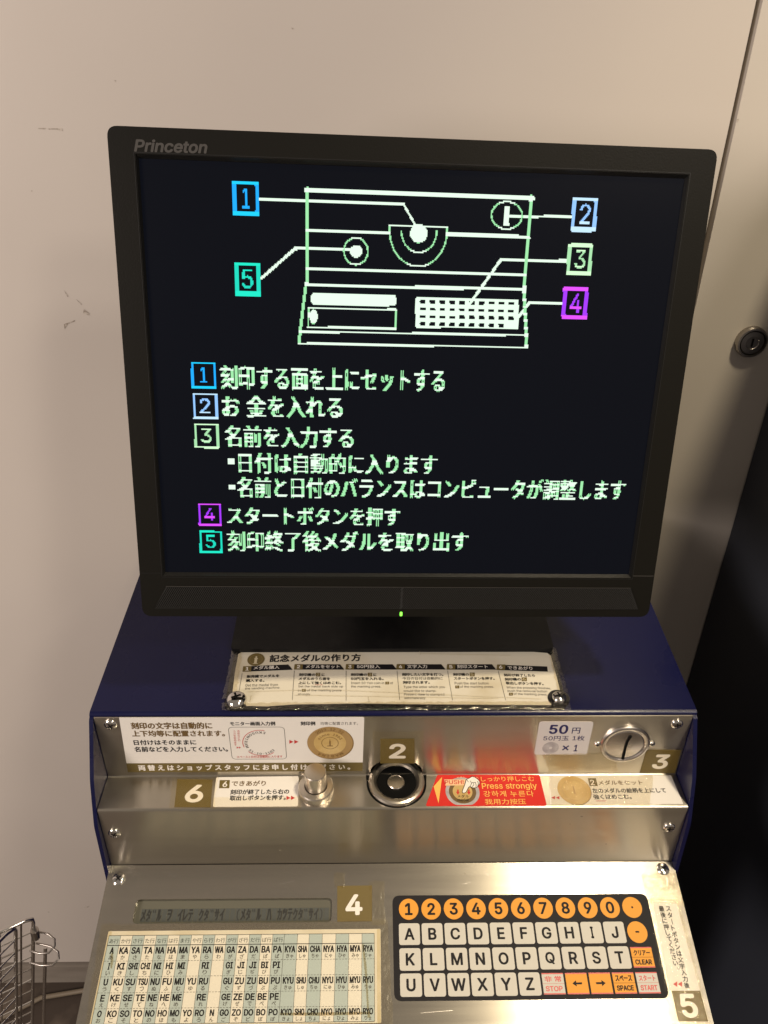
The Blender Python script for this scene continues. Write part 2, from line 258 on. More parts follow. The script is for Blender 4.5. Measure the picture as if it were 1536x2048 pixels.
# ------------------------------------------------------------------ lettering
# Latin letter outlines (per letter: width, contours; each number two characters, base 91, thousandths of an em)
GLYPHS = r'''A 0.688 (i(P+a0R,q0R/l(P.f(P-$-;,`.D,10%,D0%+q.B+P-;)p(P *8*g*8+].A+].A*g
B 0.655 )K(P)K0R,>0R-(0L-b08.1/v.Q/M.d.{.j.F.f-x.Y-T.F-9.--!-m,o-M,d-M,]-q,U.7,D.V,*.p+d/$+7/+*^/#*).m)U.K)--x(k-9(V,F(P *M)G,C)G-1)O-c)h.!*1.,*_.&+&-u+G-_+c-?+y,v,+,H,/*M,/ *M-!,9-!,a-%-&-2-C-E-Y-^-h-}-l.D-d.r-J/:,{/S,</[*M/[
C 0.732 ,e(F,6(I+f(R+=(a*s(u*O)2*0)P)q)t)Y*?)G*l)9+@)1+u)/,Q)1--)9-b)G.6)Y.c)q//*0/R*O/q*s0.+=0B+f0P,60Y,e0]->0X-r0L.E08.p/x/8/U/V/+/m.W/{-~.y-~.n.E.^.e.H/#.//:-n/K-M/W-,/`,e/b,#/Y+F/?*s.r*M.8*6-K*.,Q*6+V*N*j*s*1+G)d,#)I,e)A-,)C-M)K-n)W./)j.H*#.^*>.n*^.y+$/{+$/m*K/V)x/9)N.p)+.E(l-s(W-?(J
D 0.721 +z(P*#(P*#)G+t)G,k)O-Q)j.)*7.N*q.e+[.l,R.e-I.N.3.*.l-T/9,p/S+}/[)|/[)|0R,&0R,[0O-/0G-[09.(0%.l/L/A.`/S.4/`-b/h-./j,R/h+w/`+C/S*p/A*D/*)z.k)W.J):.$(}-W(j-*([,T(S *M0R*M(P)K(P)K0R
E 0.601 )K(P)K0R.E0R.E/[*M/[*M-!.,-!.,,,*M,,*M)G.H)G.H(P
F 0.588 )K(P)K0R.@0R.@/[*M/[*M,t-{,t-{+}*M+}*M(P
G 0.747 ,g(F,6(I+f(R+<(a*q(u*M)2*/)P)p)t)X*@)F*m)9+A)1+u)/,Q)1--)9-b)F.6)X.c)p//*//R*M/q*q0.+:0B+d0P,30Y,a0]-=0X-r0K.F06.r/u/:/Q/X/(/o.U/}-~.x-~.k.D.Z.c.E.}.-/8-m/J-M/W-+/_,b/b,!/Y+F/@*s.r*M.8*6-K*.,Q*6+V*N*k*s*1+G)d,$)I,g)A-E)G-y)[.G)|.h*K.|+$/%+c/B+^,{+^,{,S0%,S0%+_/x*f/Z)x/,)<.J(l-^(O
H 0.742 )K(P)K0R*M0R*M-&.b-&.b0R/d0R/d(P.b(P.b,1*M,1*M(P
I 0.431 (~(P(~)G*D)G*D/[(~/[(~0R,h0R,h/[+E/[+E)G,h)G,h(P
J 0.569 +I(F*L(T)b)#)G)C)4)j)(*9)$*l)$+7*%+7*%*l*/*0*H)a*q)E+I)=+|)E,H)a,b*0,k*l,k0R-m0R-m*l-i*9-])j-J)C-/)#,E(T
K 0.67 *0*l*0+v*c,[+9-<+p-x.80R/V0R,0,q,+,q )K(P)K0R*M0R*M-j*L,&*M+T*M(P .D(P+L,X,+-E/W(P
L 0.564 )K(P)K0R*M0R*M)G.4)G.4(P
M 0.901 )K(P)K0R*u0R,s+K-$+!-6*J-H)n-W);-B);-Q)m-d*H-u*~.(+K0!0R1L0R1L(P0L(P0L-*0L-_0M.?0N/#0P/d0X/d0B.z0,.7/s-W/b-*-t(P-#(P+3-*+!-V*k.4*S.x*;/d*D/d*F/(*G.C*H-a*I-**I(P
N 0.751 )K(P)K0R*^0R-v+E.7*s.Z*3/$)D.t)B.n*5.l*}.k+W.k0R/m0R/m(P.Y(P+b-)+>-e*o.Q*4/]*E/_*I.U*L-a*M-**M(P
O 0.765 ,d(F,5(I+f(R+=(a*s(u*O)2*0)P)q)t)Y*?)G*l)9+@)1+u)/,Q)1--)9-b)G.6)Y.c)q//*0/R*O/q*s0.+=0B+f0P,50Y,d0]-60Y-b0P./0B.T0..x/q/;/R/V///n.c0#.601-b09--0;,Q09+u01+@0#*l/n*?/V)t/;)P.x)2.T(u./(a-b(R-6(I ,d)A-F)I.!)c.S*0.y*j/4+V/<,Q/4-L.y.9.S.s.!/@-F/Y,d/b,$/Y+G/@*t.s*N.9*6-L*.,Q*6+V*N*j*t*0+G)c,$)I
P 0.638 )K(P)K0R,60R-(0J-g03.;/k.^/<.s.`.y-}.s->.^,b.;,2-g+i-(+Q,6+J*7+J*7,@,2,@,f,E-3,S-R,l-h-.-t-S-x-}-t.J-h.o-R/1-3/H,f/W,1/]*M/]*M(P
Q 0.765 ,D+!-J+!.@)p.U)R/t&g.n&g-z(w-e)7 ,d(F,5(I+f(R+=(a*s(u*O)2*0)P)q)t)Y*?)G*l)9+@)1+u)/,Q)1--)9-b)G.6)Y.c)q//*0/R*O/q*s0.+=0B+f0P,50Y,d0]-60Y-b0P./0B.T0..x/q/;/R/V///n.c0#.601-b09--0;,Q09+u01+@0#*l/n*?/V)t/;)P.x)2.T(u./(a-b(R-6(I ,d)A-F)I.!)c.S*0.y*j/4+V/<,Q/4-L.y.9.S.s.!/@-F/Y,d/b,$/Y+G/@*t.s*N.9*6-L*.,Q*6+V*N*j*t*0+G)c,$)I
R 0.644 )K(P)K0R,70R-)0K-h05.</o._/@.t.f.z.&.t-D._,j.<,=-h+x-(+c,7+[*#+[*#,R,3,R,h,V-4,d-S,x-i-8-u-Z-y.&-u.P-i.t-S/4-4/J,g/W,2/]*M/]*M(P .)(P,.,--<,-/9(P
S 0.641 ,$(C+6(J*Q(^)y(})Q)K)7*!),*_*0*_*8*7*K)t*g)[+.)I+U)?,$)<,T)@-!)K-G)`-c)z-t*>-z*c-u+%-f+@-O+T-2+e,C,!+G,;*Q,Z)r-()L-^)?.E)H/!)b/V*-0#*`0B+A0U,*0],o0U-O0B.$0#.K/W.e/&.n.L-n.L-^.~-;/G,e/^,&/f+V/b+//V*k/C*S/+*D.j*?.I*E.&*V-i*p-S+2-C+q-.,`,v-H,_-l,N.1,9.M+{.e+Z.t+4.y*b.q*(.Y)P.2)$-Y(`,t(J
T 0.644 )!/[)!0R/)0R/)/[,T/[,T(P+S(P+S/[
U 0.742 ,W(D+c(M*x(g*>)3)p)i)T*K)K+7)K0R*L0R*L+?*R*i*e*<+$)s+K)V+|)E,W)?-4)E-e)V..)s.J*<.]*i.b+?.b0R/d0R/d+7/Z*K/@)i.q)3.8(g-M(M
V 0.688 +d(P(i0R)o0R+S+h+u*`,H(},5(},d*a-(+h.e0R/l0R,t(P
W 0.985 *y(P(i0R)l0R+)+X+;*l+K)|+Z).+N).+_)|+o*l,$+X-@0R.O0R/j+X/}*l02)|0A).05).0D)|0T*l0g+X2#0R3(0R0r(P/b(P.>-X.%.a-l/}.#/}-k.e-Q-X,/(P
X 0.681 (k(P+x,}+x,7({0R*/0R+>.n+e.4,$-b,A-,,1-,,N-b,k.4-5.n.F0R/S0R,W,;,W-$/b(P.R(P-,*T,f+,,J+W,/,0,C,0,&+Y+h+-+D*T)y(P
Y 0.677 +d(P+d+k(i0R)y0R+S-x,!-,,J,/,$,/,L--,w-x.Q0R/a0R,f+k,f(P
Z 0.629 )1(P)1)8,m.W-@/=-s/~-}/`-!/],#/[)//[)/0R.h0R.h/j+1*S*Z)j*%)$)w)C*u)F+s)G.l)G.l(P
a 0.559 +#(D*N(I)}(W)V(p)9)5)&)_(}*5)$*`)3+%)H+@)e+T**+d*N+n+?+|,3,),b,5,p,Q,p,T,m,u,d-3,S-H,<-W+{-b+X-e+4-b*q-W*C-9**,n)0-+)G-W)g-{*0.8*Y.I+).R+U.V,;.N,^.D-!.3-@-w-W-U-h-)-m,M-m(P,r(P,r)?,l)?,N(t,6(b+u(Q+P(G +3)6+b);,+)I,I)`,_)|,l*?,p*a,p+O,X+D,0+;+_+5+;+0*[+!*B*s*.*c)~*L)z*0)})s*,)^*=)L*T)@*p)9
b 0.609 ,-(D+[(I+6(U*v(i*a(~*D)I*;)I*;(P)@(P)@0R*=0R*=-S*D-S*`-z*u.3+5.E+Y.Q,-.V,n.M-J.3-z-f.A--.W,C._+N.W*X.A)o-z)6-K(h,n(M +|)8,N)?,v)S-8)t-N*A-[*t-a+O-[,*-N,[-9-),v-H,O-]+|-c+M-]+%-I*d-**M,^*@,,*<+O*@*r*N*?*e)r+&)R+M)?
c 0.568 +i(D+!(M*B(i)l)7)E)p).*X)%+L).,A)E-+)l-d*B.2+!.M+i.V,4.S,Y.K,|.>-?.--Z-s-r-W.(-8.5,r-<,]-*-(,h-G,?-[+i-c+7-[*k-F*K-$*6,W*),%*#+L*)*t*6*C*K)u*k)T+7)?+i)8,@)?,j)T-+)u->*B.7*-.*)f-t)F-])+-@(p,}(],Z(O,5(G
d 0.609 +W(D*s(M*:(h)g)6)C)o)-*X)%+N)-,C)D--)h-f*:.3*t.M+X.V,+.Q,O.E,l.3-$-z-@-S-G-S-G0R.D0R.D(P-J(P-J)I-A)I-$(~,k(i,N(U,*(I +e)8,7)?,^)R,})r-7*?-D*r-H+O-D,,-7,^,}-*,_-I,8-]+e-c+5-]*j-H*K-)*6,[*),**#+O*)*t*6*A*L)t*k)S+6)?
e 0.58 +p(D+$(M*B(i)k)7)E)p).*X)%+K).,?)D-))j-c*?.2*|.M+f.V,6.R,b.G-/.3-S-s-s-M..,y.>,?.C+U.C+2)a+2)a+}-o+}-E+b-A,9-4,f,{-/,^-K,8-^+f-d+8-^*m-K*M-/*6,h*(,>*#+o*#+>*)*b*8*2*Q)i*t)M+A)=+q)7,4):,P)A,j)M-!)^-3)t-?*1.:)x.))P-k)--H(m,z(V,J(I
f 0.364 ,+.N,+-_(Y-_(Y.N )j(P)j/>)o/j*!01*<0M*]0a+$0m+L0q,!0m,@0e,*/t+t/y+V/|+4/w*x/h*k/N*f/,*f(P
g 0.61 +i%.+0%2*Z%>*1%P)l%i)Q&))>&H*,&r*H&L*^&;*x&,+>&!+i%{,I&&,z&?-=&i-H(H-H)W-@)W-#)1,k(y,N(h,*([+W(W*t(`*<(w)i)B)D)w).*^)%+Q)-,E)D-.)h-f*;.3*t.M+X.V,+.R,P.E,m.3-&-z-B-S-J-S-J.N.E.N.E(C.=&_.$&*-Z%_-*%C,L%3 +f)J,8)P,_)b,})~-7*H-E*x-I+S-E,/-8,`,~-+,`-I,8-]+f-c+6-]*k-H*L-)*6,^*),-*#+S*)*z*6*J*L*#*l)c+6)P
h 0.588 *=,)*=(P)@(P)@0R*=0R*=-%*--%*K-g*u.6+K.N,*.V,_.P-1.?-V-~-s-U.),~..,=..(P-2(P-2,6-*,o,m->,E-X+m-b+G-^+%-P*f-<*O,{*B,U
i 0.239 )@(P)@.N*=.N*=(P )n/N)V/S)B/`)5/s)00-)50D)B0W)V0d)n0i**0d*=0W*K0D*O0-*K/s*=/`**/S
j 0.239 )@.N*=.N*=($*9&Q*,&))r%e)R%M)*%>(U%9(B%9(B&/(S&/(u&4)/&D)<&_)@(% )n/N)U/S)B/`)4/s)00-)40D)B0W)U0d)n0i*)0d*=0W*J0D*O0-*J/s*=/`*)/S
k 0.546 *8*_*8+p*G+p,}.N.3.N+G+^+=+^ )@(P)@0R*=0R*=(P -/(P*o+J+Q,,.D(P
l 0.271 *c(M*+(U)`(n)H)9)@)o)@0R*=0R*=*(*?)d*F)N*T)C*m)?+$)@+2)C+B(T+&(O
m 0.875 )@(P)@.N*;.N*;-1*4-1*C-Y*X-z*t.8+6.J+W.U+{.X,U.O-$.4-D-f-V-0-I-0-W-U-n-v...4.P.H.x.T/F.X/t.S0A.D0f.*1$-a16-11<,R1<(P0?(P0?,P07-(/z-J/U-^/,-d.e-`.G-T./-B-z-)-o,i-k,G-k(P,n(P,n,Y,g-&,O-G,--]+^-d+>-a*}-T*d-B*O-(*A,c*=,9*=(P
n 0.588 *=,)*=(P)@(P)@.N*:.N*;-%*--%*K-g*u.6+K.N,*.V,_.P-0.?-U-~-s-U.),~..,=..(P-2(P-2,6-*,o,m->,E-X+m-b+G-^+%-P*f-<*O,{*B,U
o 0.596 +i(D+!(M*B(i)l)7)E)p).*X)%+L).,A)E-+)l-d*B.2+!.M+i.V,T.M-5.2-h-d.2-+.I,A.Q+L.I*X.2)p-h)7-5(i,T(M +i)8,?)?,i)T-,)u-B*C-O*t-S+L-O,%-B,V-,-$,i-F,?-[+i-c+7-[*k-F*K-$*6,W*),%*#+L*)*t*6*C*K)u*k)T+7)?
p 0.609 )@%9)@.N*;.N*;-S*D-S*`-z*u.3+5.E+Y.Q,-.V,n.M-J.3-z-f.A--.W,C._+N.W*X.A)o-z)6-K(h,n(M,-(D+[(I+7(U*v(i*a(~*D)I*=)I*=%9 +|)8,N)?,v)S-8)t-N*A-[*t-a+O-[,*-N,[-9-),v-H,O-]+|-c+M-]+%-I*d-**M,^*@,,*<+O*@*r*N*?*e)r+&)R+M)?
q 0.609 .D%9-G%9-G)I-@)I-$(~,k(i,N(U,*(I+W(D*s(M*:(h)g)6)C)o)-*X)%+N)-,C)D--)h-f*:.3*t.M+X.V,+.Q,O.E,l.3-$-z-A-S-J-S-J.N.D.N +e)8,7)?,^)R,})r-7*?-D*r-H+O-D,,-7,^,}-*,_-I,8-]+e-c+5-]*j-H*K-)*6,[*),**#+O*)*t*6*A*L)t*k)S+6)?
r 0.372 )@(P)@.N*:.N*:-V*@-V*T-|*v.=+B.P+r.V,-.V,A.U,A-W,.-Z+i-]+D-X+!-L*d-9*O,|*A,]*=,8*=(P
s 0.524 +D(D*k(H*;(U)o(k)N)+)6)P)()})}*3*1)h*L)K*r);+C)6+w)<,C)N,])j,f*-,a*G,Q*^,7*n+p*y*q+3*/+I)^+k)A,9)8,n)?->)R-f)r.**?.B*q.Q+K.V,#.Q,P.E,u.0-6-q-K-O-Z-),f,s,W-4,@-N+{-a+L-g*{-b*V-P*>-6*6,s*;,V*L,A*i,1+5,#,-+l,o+U-@+5-[*g-e*3-^)b-I)9-)(s,Y(Y,$(J
t 0.326 +d.N+d-_(Y-_(Y.N )R/x*O/x*O*%*R)c*^)M*r)A+3)=+I)>+b)B+r(R+R(L+1(J*M(S)z(p)])@)R){
u 0.588 +E(I*m(N*?(`)v(})X)I)F)~)@*b)@.N*=.N*=*j*E*0*_)b++)F+_)=,()A,I)N,f)d,|*$--*I-2*v-2.N...N..(P-5(P-5)z-B)z-!)8,U(i,!(Q
v 0.559 +((P(j.N)o.N+,*y+K)s+g(o+G(o+c)s,$*y-?.N.C.N,)(P
w 0.814 *`(P(q.N)s.N*Z+s*x*_+:)0+,)0+I*[+h+s,N.N-O.N.5+s.R*^.p)0.`)0/#*]/A+s0).N1*.N/;(P.?(P-S+5->,&-*,w,r-o-*-o,r,w,^,%,H+5+](P
x 0.543 (o(P+5+y+4+4(z.N**.N*o-?+@,P+i+g+;+g+c,P,3-?,y.N.&.N+k+1+k+s./(P-$(P,/)p+_*^+7+D+e+D+?*^*p)p)y(P
y 0.559 )9%?)M&0)[&.*/&+*C&3*U&A*f&X*s&y+((N(j.N)o.N+,*y+K)r+g(o+G(o+c)s,$*y-?.N.C.N+e&X+R&1+<%m+!%T*c%C*B%9)y%6)R%9
z 0.546 )1(P)1)7,Q-T,Q-X):-X):.N-g.N-g-e*O)K*O)F-p)F-p(P
0 0.65 ,)(F+9(Q*T(t)~)N)X*=)K*j)A+>);+t):,Q)<-.)A-d)K.8)X.f*!/T*U0/+90Q,)0],u0Q-X0/.0/T.U.f.c.8.m-d.s-..u,Q.s+t.m+>.d*j.U*=.0)N-Y(t,v(Q ,))<,[)E-))`-K*.-d*i-r+V-w,Q-r-L-d.:-K.u-)/C,[/_,)/g+S/_+)/C*d.u*K.:*<-L*7,Q*<+V*K*i*d*.+))`+S)E
1 0.65 )d(P)d)C.`)C.`(P ,q0R,q(P+q(P+q/V+l/V)q./)q/7+]0R
2 0.65 )Q(P)Q)9,4,,,z,z-6-?-G-_-Q-~-U.C-P.i-B/,--/E,m/W,K/d,$/g+X/c+6/U*w/@*b/#*T.^*P.5)S.5)Z.t)r/N*9/{*h0@+D0U,&0],f0U-@0A-n/}.4/R.J.}.Q.E.M-y.B-Q./-)-l,W-@,!,d+A*v)L*v)F.^)F.^(P
3 0.65 +y(F+8(L*X(_*%(|)Z)G)?)y)4*W*7*W*?*4*P)s*i)[+,)J+P)@+z)=,H)@,p)L-4)a-L){-]*A-b*k-^+5-N+X-6+x,o,3,@,B+a,G*|,G*|-6-%/V-%/])Y/])Y0R.E0R.E/i+o,t+o-&,_-&-C,q-x,O.B,!.Z+I.c*k.Z*..B)T-w)(-D(c,c(M
4 0.65 ).*1).*~,F0R-G0R*6+-*6+(/#+(/#*1 ,y(P,y*H,y*m,y-Q-v-Q-v(P
5 0.65 +}(F+?(M*d(a*5)!)m)K)T)|)K*U*I*U*P*6*a)v*w)^+8)K+X)@+})=,K)B,q)Q-4)k-L*0-Z*W-`+(-Z+T-K+}-3,C,o,],H,m+y,r+S,o+/,f*k,W*R,E)V,O*#0R.<0R.</]*s/]*Z-:*^-:*y-M+>-[+c-f,--i,^-d-/-V-V-@-y,~.9,Y.N,0.[+].`+).W*A.?)c-v)0-D(g,e(N
6 0.65 ,)(F+D(N*g(f*7)/)o)a)X*@)P+&)V+^)h,;*-,}*`-r,N0R-W0R*t,[*l,[+,-%+X-A+t-I,5-L,t-E-N-0-{,j.@,<.U+a.]*|.T*;.>)^-v).-F(f,j(N ,));,Q)@,u)O-6)h-L*,-Z*Q-`*|-Z+L-L+r-6,5,u,M,Q,],),b+],]+8,M*w,6*a+s*R+M*M*~*R*R*a*,*w)h+8)O+])@
7 0.65 *$(P-Y/V-Y/])N/])N0R._0R._/W+,(P
8 0.65 ,)(F+>(M*^(a**)$)`)N)G*#)?*])D+.)R+W)j+|*+,>*N,T*v,a*v,d*E,y){-C)c-t)Z.P)b/*)x/X*>0$*l0C+F0U,)0],g0U-@0C-n0$.5/X.J/*.R.P.J-u.2-C-h,y-8,d-8,a-_,T.%,>.C+|.Z+W.i+..n*].f*#.M)N.&)$-P(a,o(M ,))<,V)@,~)K-A)`-X)y-h*=-m*b-h+,-W+N-?+j,{,#,T,1,),6+X,1+2,#*n+j*T+N*E+,*@*b*D*=*S)y*k)`+/)K+V)@ ,)-(,M-,,n-8---J-B-d-O.%-S.I-O.l-B/.-./F,p/X,N/d,)/h+_/d+>/X+!/F*j/.*^.l*Y.I*^.%*j-d+!-J+>-8+`-,
9 0.65 ,(0],j0T-F0=-v/t.>/B.U.c.]-|.V-E.E,h.#,%-M+1+`(P*U(P-:,G-B,G-%+},T+b,:+Y+y+V+:+^*`+s*2,9)m,g)W-B)P.&)X.h)p/E*7/u*h0=+D0T ,(/h+]/c+9/S*x/;*a.w*R.Q*N.&*R-W*a-1*x,n+9,U+],F,(,A,Q,F,u,U-6,m-L-0-Z-V-`.$-Z.P-L.w-6/;,u/S,Q/c
! 0.281 )V+$)P0R*X0R*Q+$ *&(J)j(N)S(^)E(s)@)0)E)I)S)_)j)m*&)r*@)m*U)_*d)I*i)0*d(s*U(^*@(N
. 0.269 *!(J)f(N)O(^)A(s)<)0)A)I)O)_)f)n*!)r*<)n*Q)_*a)I*e)0*a(s*Q(^*<(N
, 0.269 )+%[)V)[*_)[)o%[
- 0.65 -n,C-n+L*>+L*>,C'''
_AB = '!#$%&()*+,-./0123456789:;<=>?@ABCDEFGHIJKLMNOPQRSTUVWXYZ[]^_`abcdefghijklmnopqrstuvwxyz{|}~'
_ix = {c: i for i, c in enumerate(_AB)}
LATIN = {}
for _l in GLYPHS.strip('\n').split('\n'):
    _c, _rest = _l[0], _l[2:].split(' ')
    LATIN[_c] = (float(_rest[0]), [[((_ix[s[k]]*91+_ix[s[k+1]]-500)/1000, (_ix[s[k+2]]*91+_ix[s[k+3]]-500)/1000) for k in range(0, len(s), 4)] for s in _rest[1:]])
_gc = {}
def glyph(ch):                               # -> verts, tris, advance
    if ch in _gc: return _gc[ch]
    if ch == ' ': g = ([], [], .3)
    elif ch == '　': g = ([], [], 1.0)
    else:
        if ch in LATIN:
            adv, loops = LATIN[ch]; pts = [Vector(q) for l in loops for q in l]; ed = []; k = 0
            for l in loops: ed += [(k+i, k+(i+1) % len(l)) for i in range(len(l))]; k += len(l)
            ov, _, of, *_r = delaunay_2d_cdt(pts, ed, [], 0, 1e-5)
            def wind(p):
                w = 0
                for l in loops:
                    for i in range(len(l)):
                        a, b = l[i-1], l[i]
                        if (a[1] > p[1]) != (b[1] > p[1]) and p[0] < (b[0]-a[0])*(p[1]-a[1])/(b[1]-a[1])+a[0]: w += 1 if b[1] > a[1] else -1
                return w
            vs = [tuple(v) for v in ov]; tr = [tuple(f) for f in of if wind(sum((ov[i] for i in f), Vector((0, 0)))/3) != 0]
            g = (vs, tr, adv)
        else:
            adv = 1.0; cu = bpy.data.curves.new('g', 'FONT'); cu.body = ch; cu.resolution_u = 3
            ob = bpy.data.objects.new('g', cu); COL.objects.link(ob)
            dg = bpy.context.evaluated_depsgraph_get(); ev = ob.evaluated_get(dg); me = ev.to_mesh()
            vs = [(v.co.x, v.co.y) for v in me.vertices]; me.calc_loop_triangles(); tr = [tuple(t.vertices) for t in me.loop_triangles]
            ev.to_mesh_clear(); bpy.data.objects.remove(ob); bpy.data.curves.remove(cu); g = (vs, tr, adv)
    _gc[ch] = g; return g
def layout(s, track=0.0):
    V = []; T = []; x = 0
    for ch in s:
        vs, tr, adv = glyph(ch); b = len(V)
        V += [(a+x, c) for a, c in vs]; T += [tuple(b+i for i in t) for t in tr]; x += adv+track
    return np.array(V), T
def text(mb, pl, s, bl, br, h, m, w=.0005, bold=0.0, track=0.0, shear=0.0, local=False):
    """lettering on a plane: its ink box is laid from bl to br (photo points) with height h (photo pixels at the left end)"""
    V, T = layout(s, track); mn, mx = V.min(0), V.max(0)
    if local: p0, p1, hh = np.array(bl), np.array(br), h
    else: p0, p1 = pl.uv(*bl), pl.uv(*br); hh = np.linalg.norm(pl.uv(bl[0], bl[1]-h)-p0)
    U = (V-mn)/(mx-mn); ex = p1-p0; ey = np.array((-ex[1], ex[0]))/np.linalg.norm(ex)*hh
    Q = p0+U[:, :1]*ex+U[:, 1:]*ey+U[:, 1:]*shear*hh*ex/np.linalg.norm(ex)
    em_ = hh/(mx-mn)[1]; offs = [(0, 0)]
    if bold: k = bold*em_*.5; offs += [(k, 0), (-k, 0), (0, k*.8), (0, -k*.8), (k*.7, k*.6), (-k*.7, k*.6), (k*.7, -k*.6), (-k*.7, -k*.6)]
    for i, (a, b) in enumerate(offs): mb.add([pl.P(q[0]+a, q[1]+b, w+i*3e-6) for q in Q], T, m)
def arc_text(mb, pl, s, c, r, size, a0, a1, m, w, inward=False, bold=.03):
    """letters on a circle from angle a0 to a1 (degrees); heads outward, or towards the centre"""
    n = len(s)
    for i, ch in enumerate(s):
        vs, tr, adv = glyph(ch)
        if not len(vs): continue
        a = math.radians(a0+(a1-a0)*(i/(n-1) if n > 1 else .5)); up = np.array((math.cos(a), math.sin(a)))*(-1 if inward else 1)
        rt = np.array((up[1], -up[0])); o = np.array(c)+r*np.array((math.cos(a), math.sin(a)))-up*size*.36
        for k, (dx, dy) in enumerate(((0, 0), (bold, 0), (-bold, 0))):
            Q = [o+rt*((x-adv/2+dx)*size)+up*((y+dy)*size) for x, y in vs]; mb.add([pl.P(q[0], q[1], w+k*3e-6) for q in Q], tr, m)
def line(mb, pl, pts, th, m, w, closed=False):   # flat printed line, one quad per segment
    pts = [np.array(p, float) for p in pts]; n = len(pts)
    for i in range(n if closed else n-1):
        a, b = pts[i], pts[(i+1) % n]; d = (b-a)/np.linalg.norm(b-a); q = np.array((-d[1], d[0]))*th/2
        mb.add([pl.P(*(a-q), w), pl.P(*(b-q), w), pl.P(*(b+q), w), pl.P(*(a+q), w)], [(0, 1, 2, 3)], m)
def flat(mb, pl, loop, m, w): mb.slab(pl, [loop], w, w, m)
def tri_px(mb, pl, cx, cy, rx, ry, m, w, left=False):
    s = -1 if left else 1; flat(mb, pl, quad(pl, (cx-s*rx, cy-ry), (cx+s*rx, cy), (cx-s*rx, cy+ry)), m, w)

# ================================================================== THE SETTING
seam_l, seam_r = WALL.uv(1458.5, 250)[0], WALL.uv(1469.5, 250)[0]
b = MB(); b.box((-2.2, WY, -1.4435), (seam_l, WY+.011, 1.5), 'wall')
wall = b.build('wall', kind='structure')
b = MB(); b.box((-2.2, WY+.0112, FLOOR_Z), (2.0, WY+.06, 1.5), 'gap'); b.build('wall_backing', kind='structure')
b = MB(); b.box((-2.2, WY-.006, FLOOR_Z), (seam_l, WY+.0108, -1.449), 'skirt'); b.build('skirting_board', kind='structure')
b = MB(); b.box((-2.2, -2.0, FLOOR_Z-.05), (2.0, WY+.06, FLOOR_Z), 'floor'); b.build('floor', kind='structure')
# scuffs on the wall paint
for pts in ([(76, 256), (92, 256), (90, 258.5), (78, 258)], [(96, 257), (124, 256.5), (126, 262), (112, 258.6), (98, 259)], [(128, 580), (137, 592), (135, 594)], [(152, 598), (164, 608), (163, 610)],
            [(168, 618), (180, 627), (178, 631), (166, 626)], [(128, 648), (150, 640), (150, 642.5), (136, 648), (129, 659)], [(229, 160), (232, 161), (231, 164)], [(62, 381), (65, 381), (64, 384)], [(583, 55), (587, 57), (585, 60)],
            [(168, 1815), (180, 1811), (176, 1815)], [(96, 1823), (99, 1823), (98, 1826)]):
    q = quad(WALL, *pts); b = MB(); b.slab(WALL, [q], .0003, .0003, 'scuff'); b.build('scuff_mark', wall)

# locker door right of the seam
door = thing('locker_door', (0.6, WY, FLOOR_Z), 'beige painted door panel with a round key lock, right of the wall seam', 'door')
b = MB(); b.slab(WALL, [rounded(rect(seam_r, -1.47, 1.6, 1.45), .002)], -.0105, 0.0015, 'door'); b.build('door_panel', door)
b = MB(); lc = WALL.uv(1499, 681); q_ = .0165
b.lathe(WALL, lc[0], lc[1], [(q_, .0015), (q_, .006), (q_*.93, .0085), (q_*.82, .0088), (q_*.78, .006)], 'darkmetal', 36)
lock = b.build('key_lock', door)
b = MB(); b.lathe(WALL, lc[0], lc[1], [(q_*.75, .005), (q_*.72, .0078), (q_*.42, .0082), (q_*.38, .0074), (.0002, .0074)], 'darkmetal', 30, cap=True)
b.slab(WALL, [rect(lc[0]-.001, lc[1]-.0045, lc[0]+.001, lc[1]+.0045)], .0075, .0078, 'dark'); b.build('lock_cylinder', lock)
b = MB(); sp1 = quad(WALL, (1473, 238), (1476, 237), (1475, 243), (1472, 243)); b.slab(WALL, [sp1], .0018, .0018, 'scuff'); b.build('scuff_mark', door)

# black cabinet on the right, standing against the wall
cabx = .414
c_ = thing('black_cabinet', (cabx+.3, .6, FLOOR_Z), 'plain black steel cabinet standing right of the blue engraving machine', 'cabinet')
b = MB(); pr = [(-.42, -1.44), (-.795, -1.44), (-.795, -.012), (-.42, -.012)]
SIDE = Plane((cabx, 0, 0), (0, -1, 0), (0, 0, 1))   # looks towards -x
b.slab(SIDE, [rounded(pr, .003)], -.6, 0, 'cab', back=True); b.build('cabinet_body', c_)
b = MB(); b.box((cabx+.01, .44, FLOOR_Z), (cabx+.58, .79, -1.4405), 'dark'); b.build('plinth', c_)

# ================================================================== THE ENGRAVING MACHINE
mach = thing('engraving_machine', (0, .62, FLOOR_Z), 'dark blue medal engraving machine with brushed steel front, coin slot and letter keypad', 'machine')
UL = float(np.linalg.norm(np.array(T0)-A_)); LL = float(np.linalg.norm(np.array(A_)-B_)); RL = float(np.linalg.norm(np.array(B_)-C_)); KL = float(np.linalg.norm(np.array(C_)-K_))
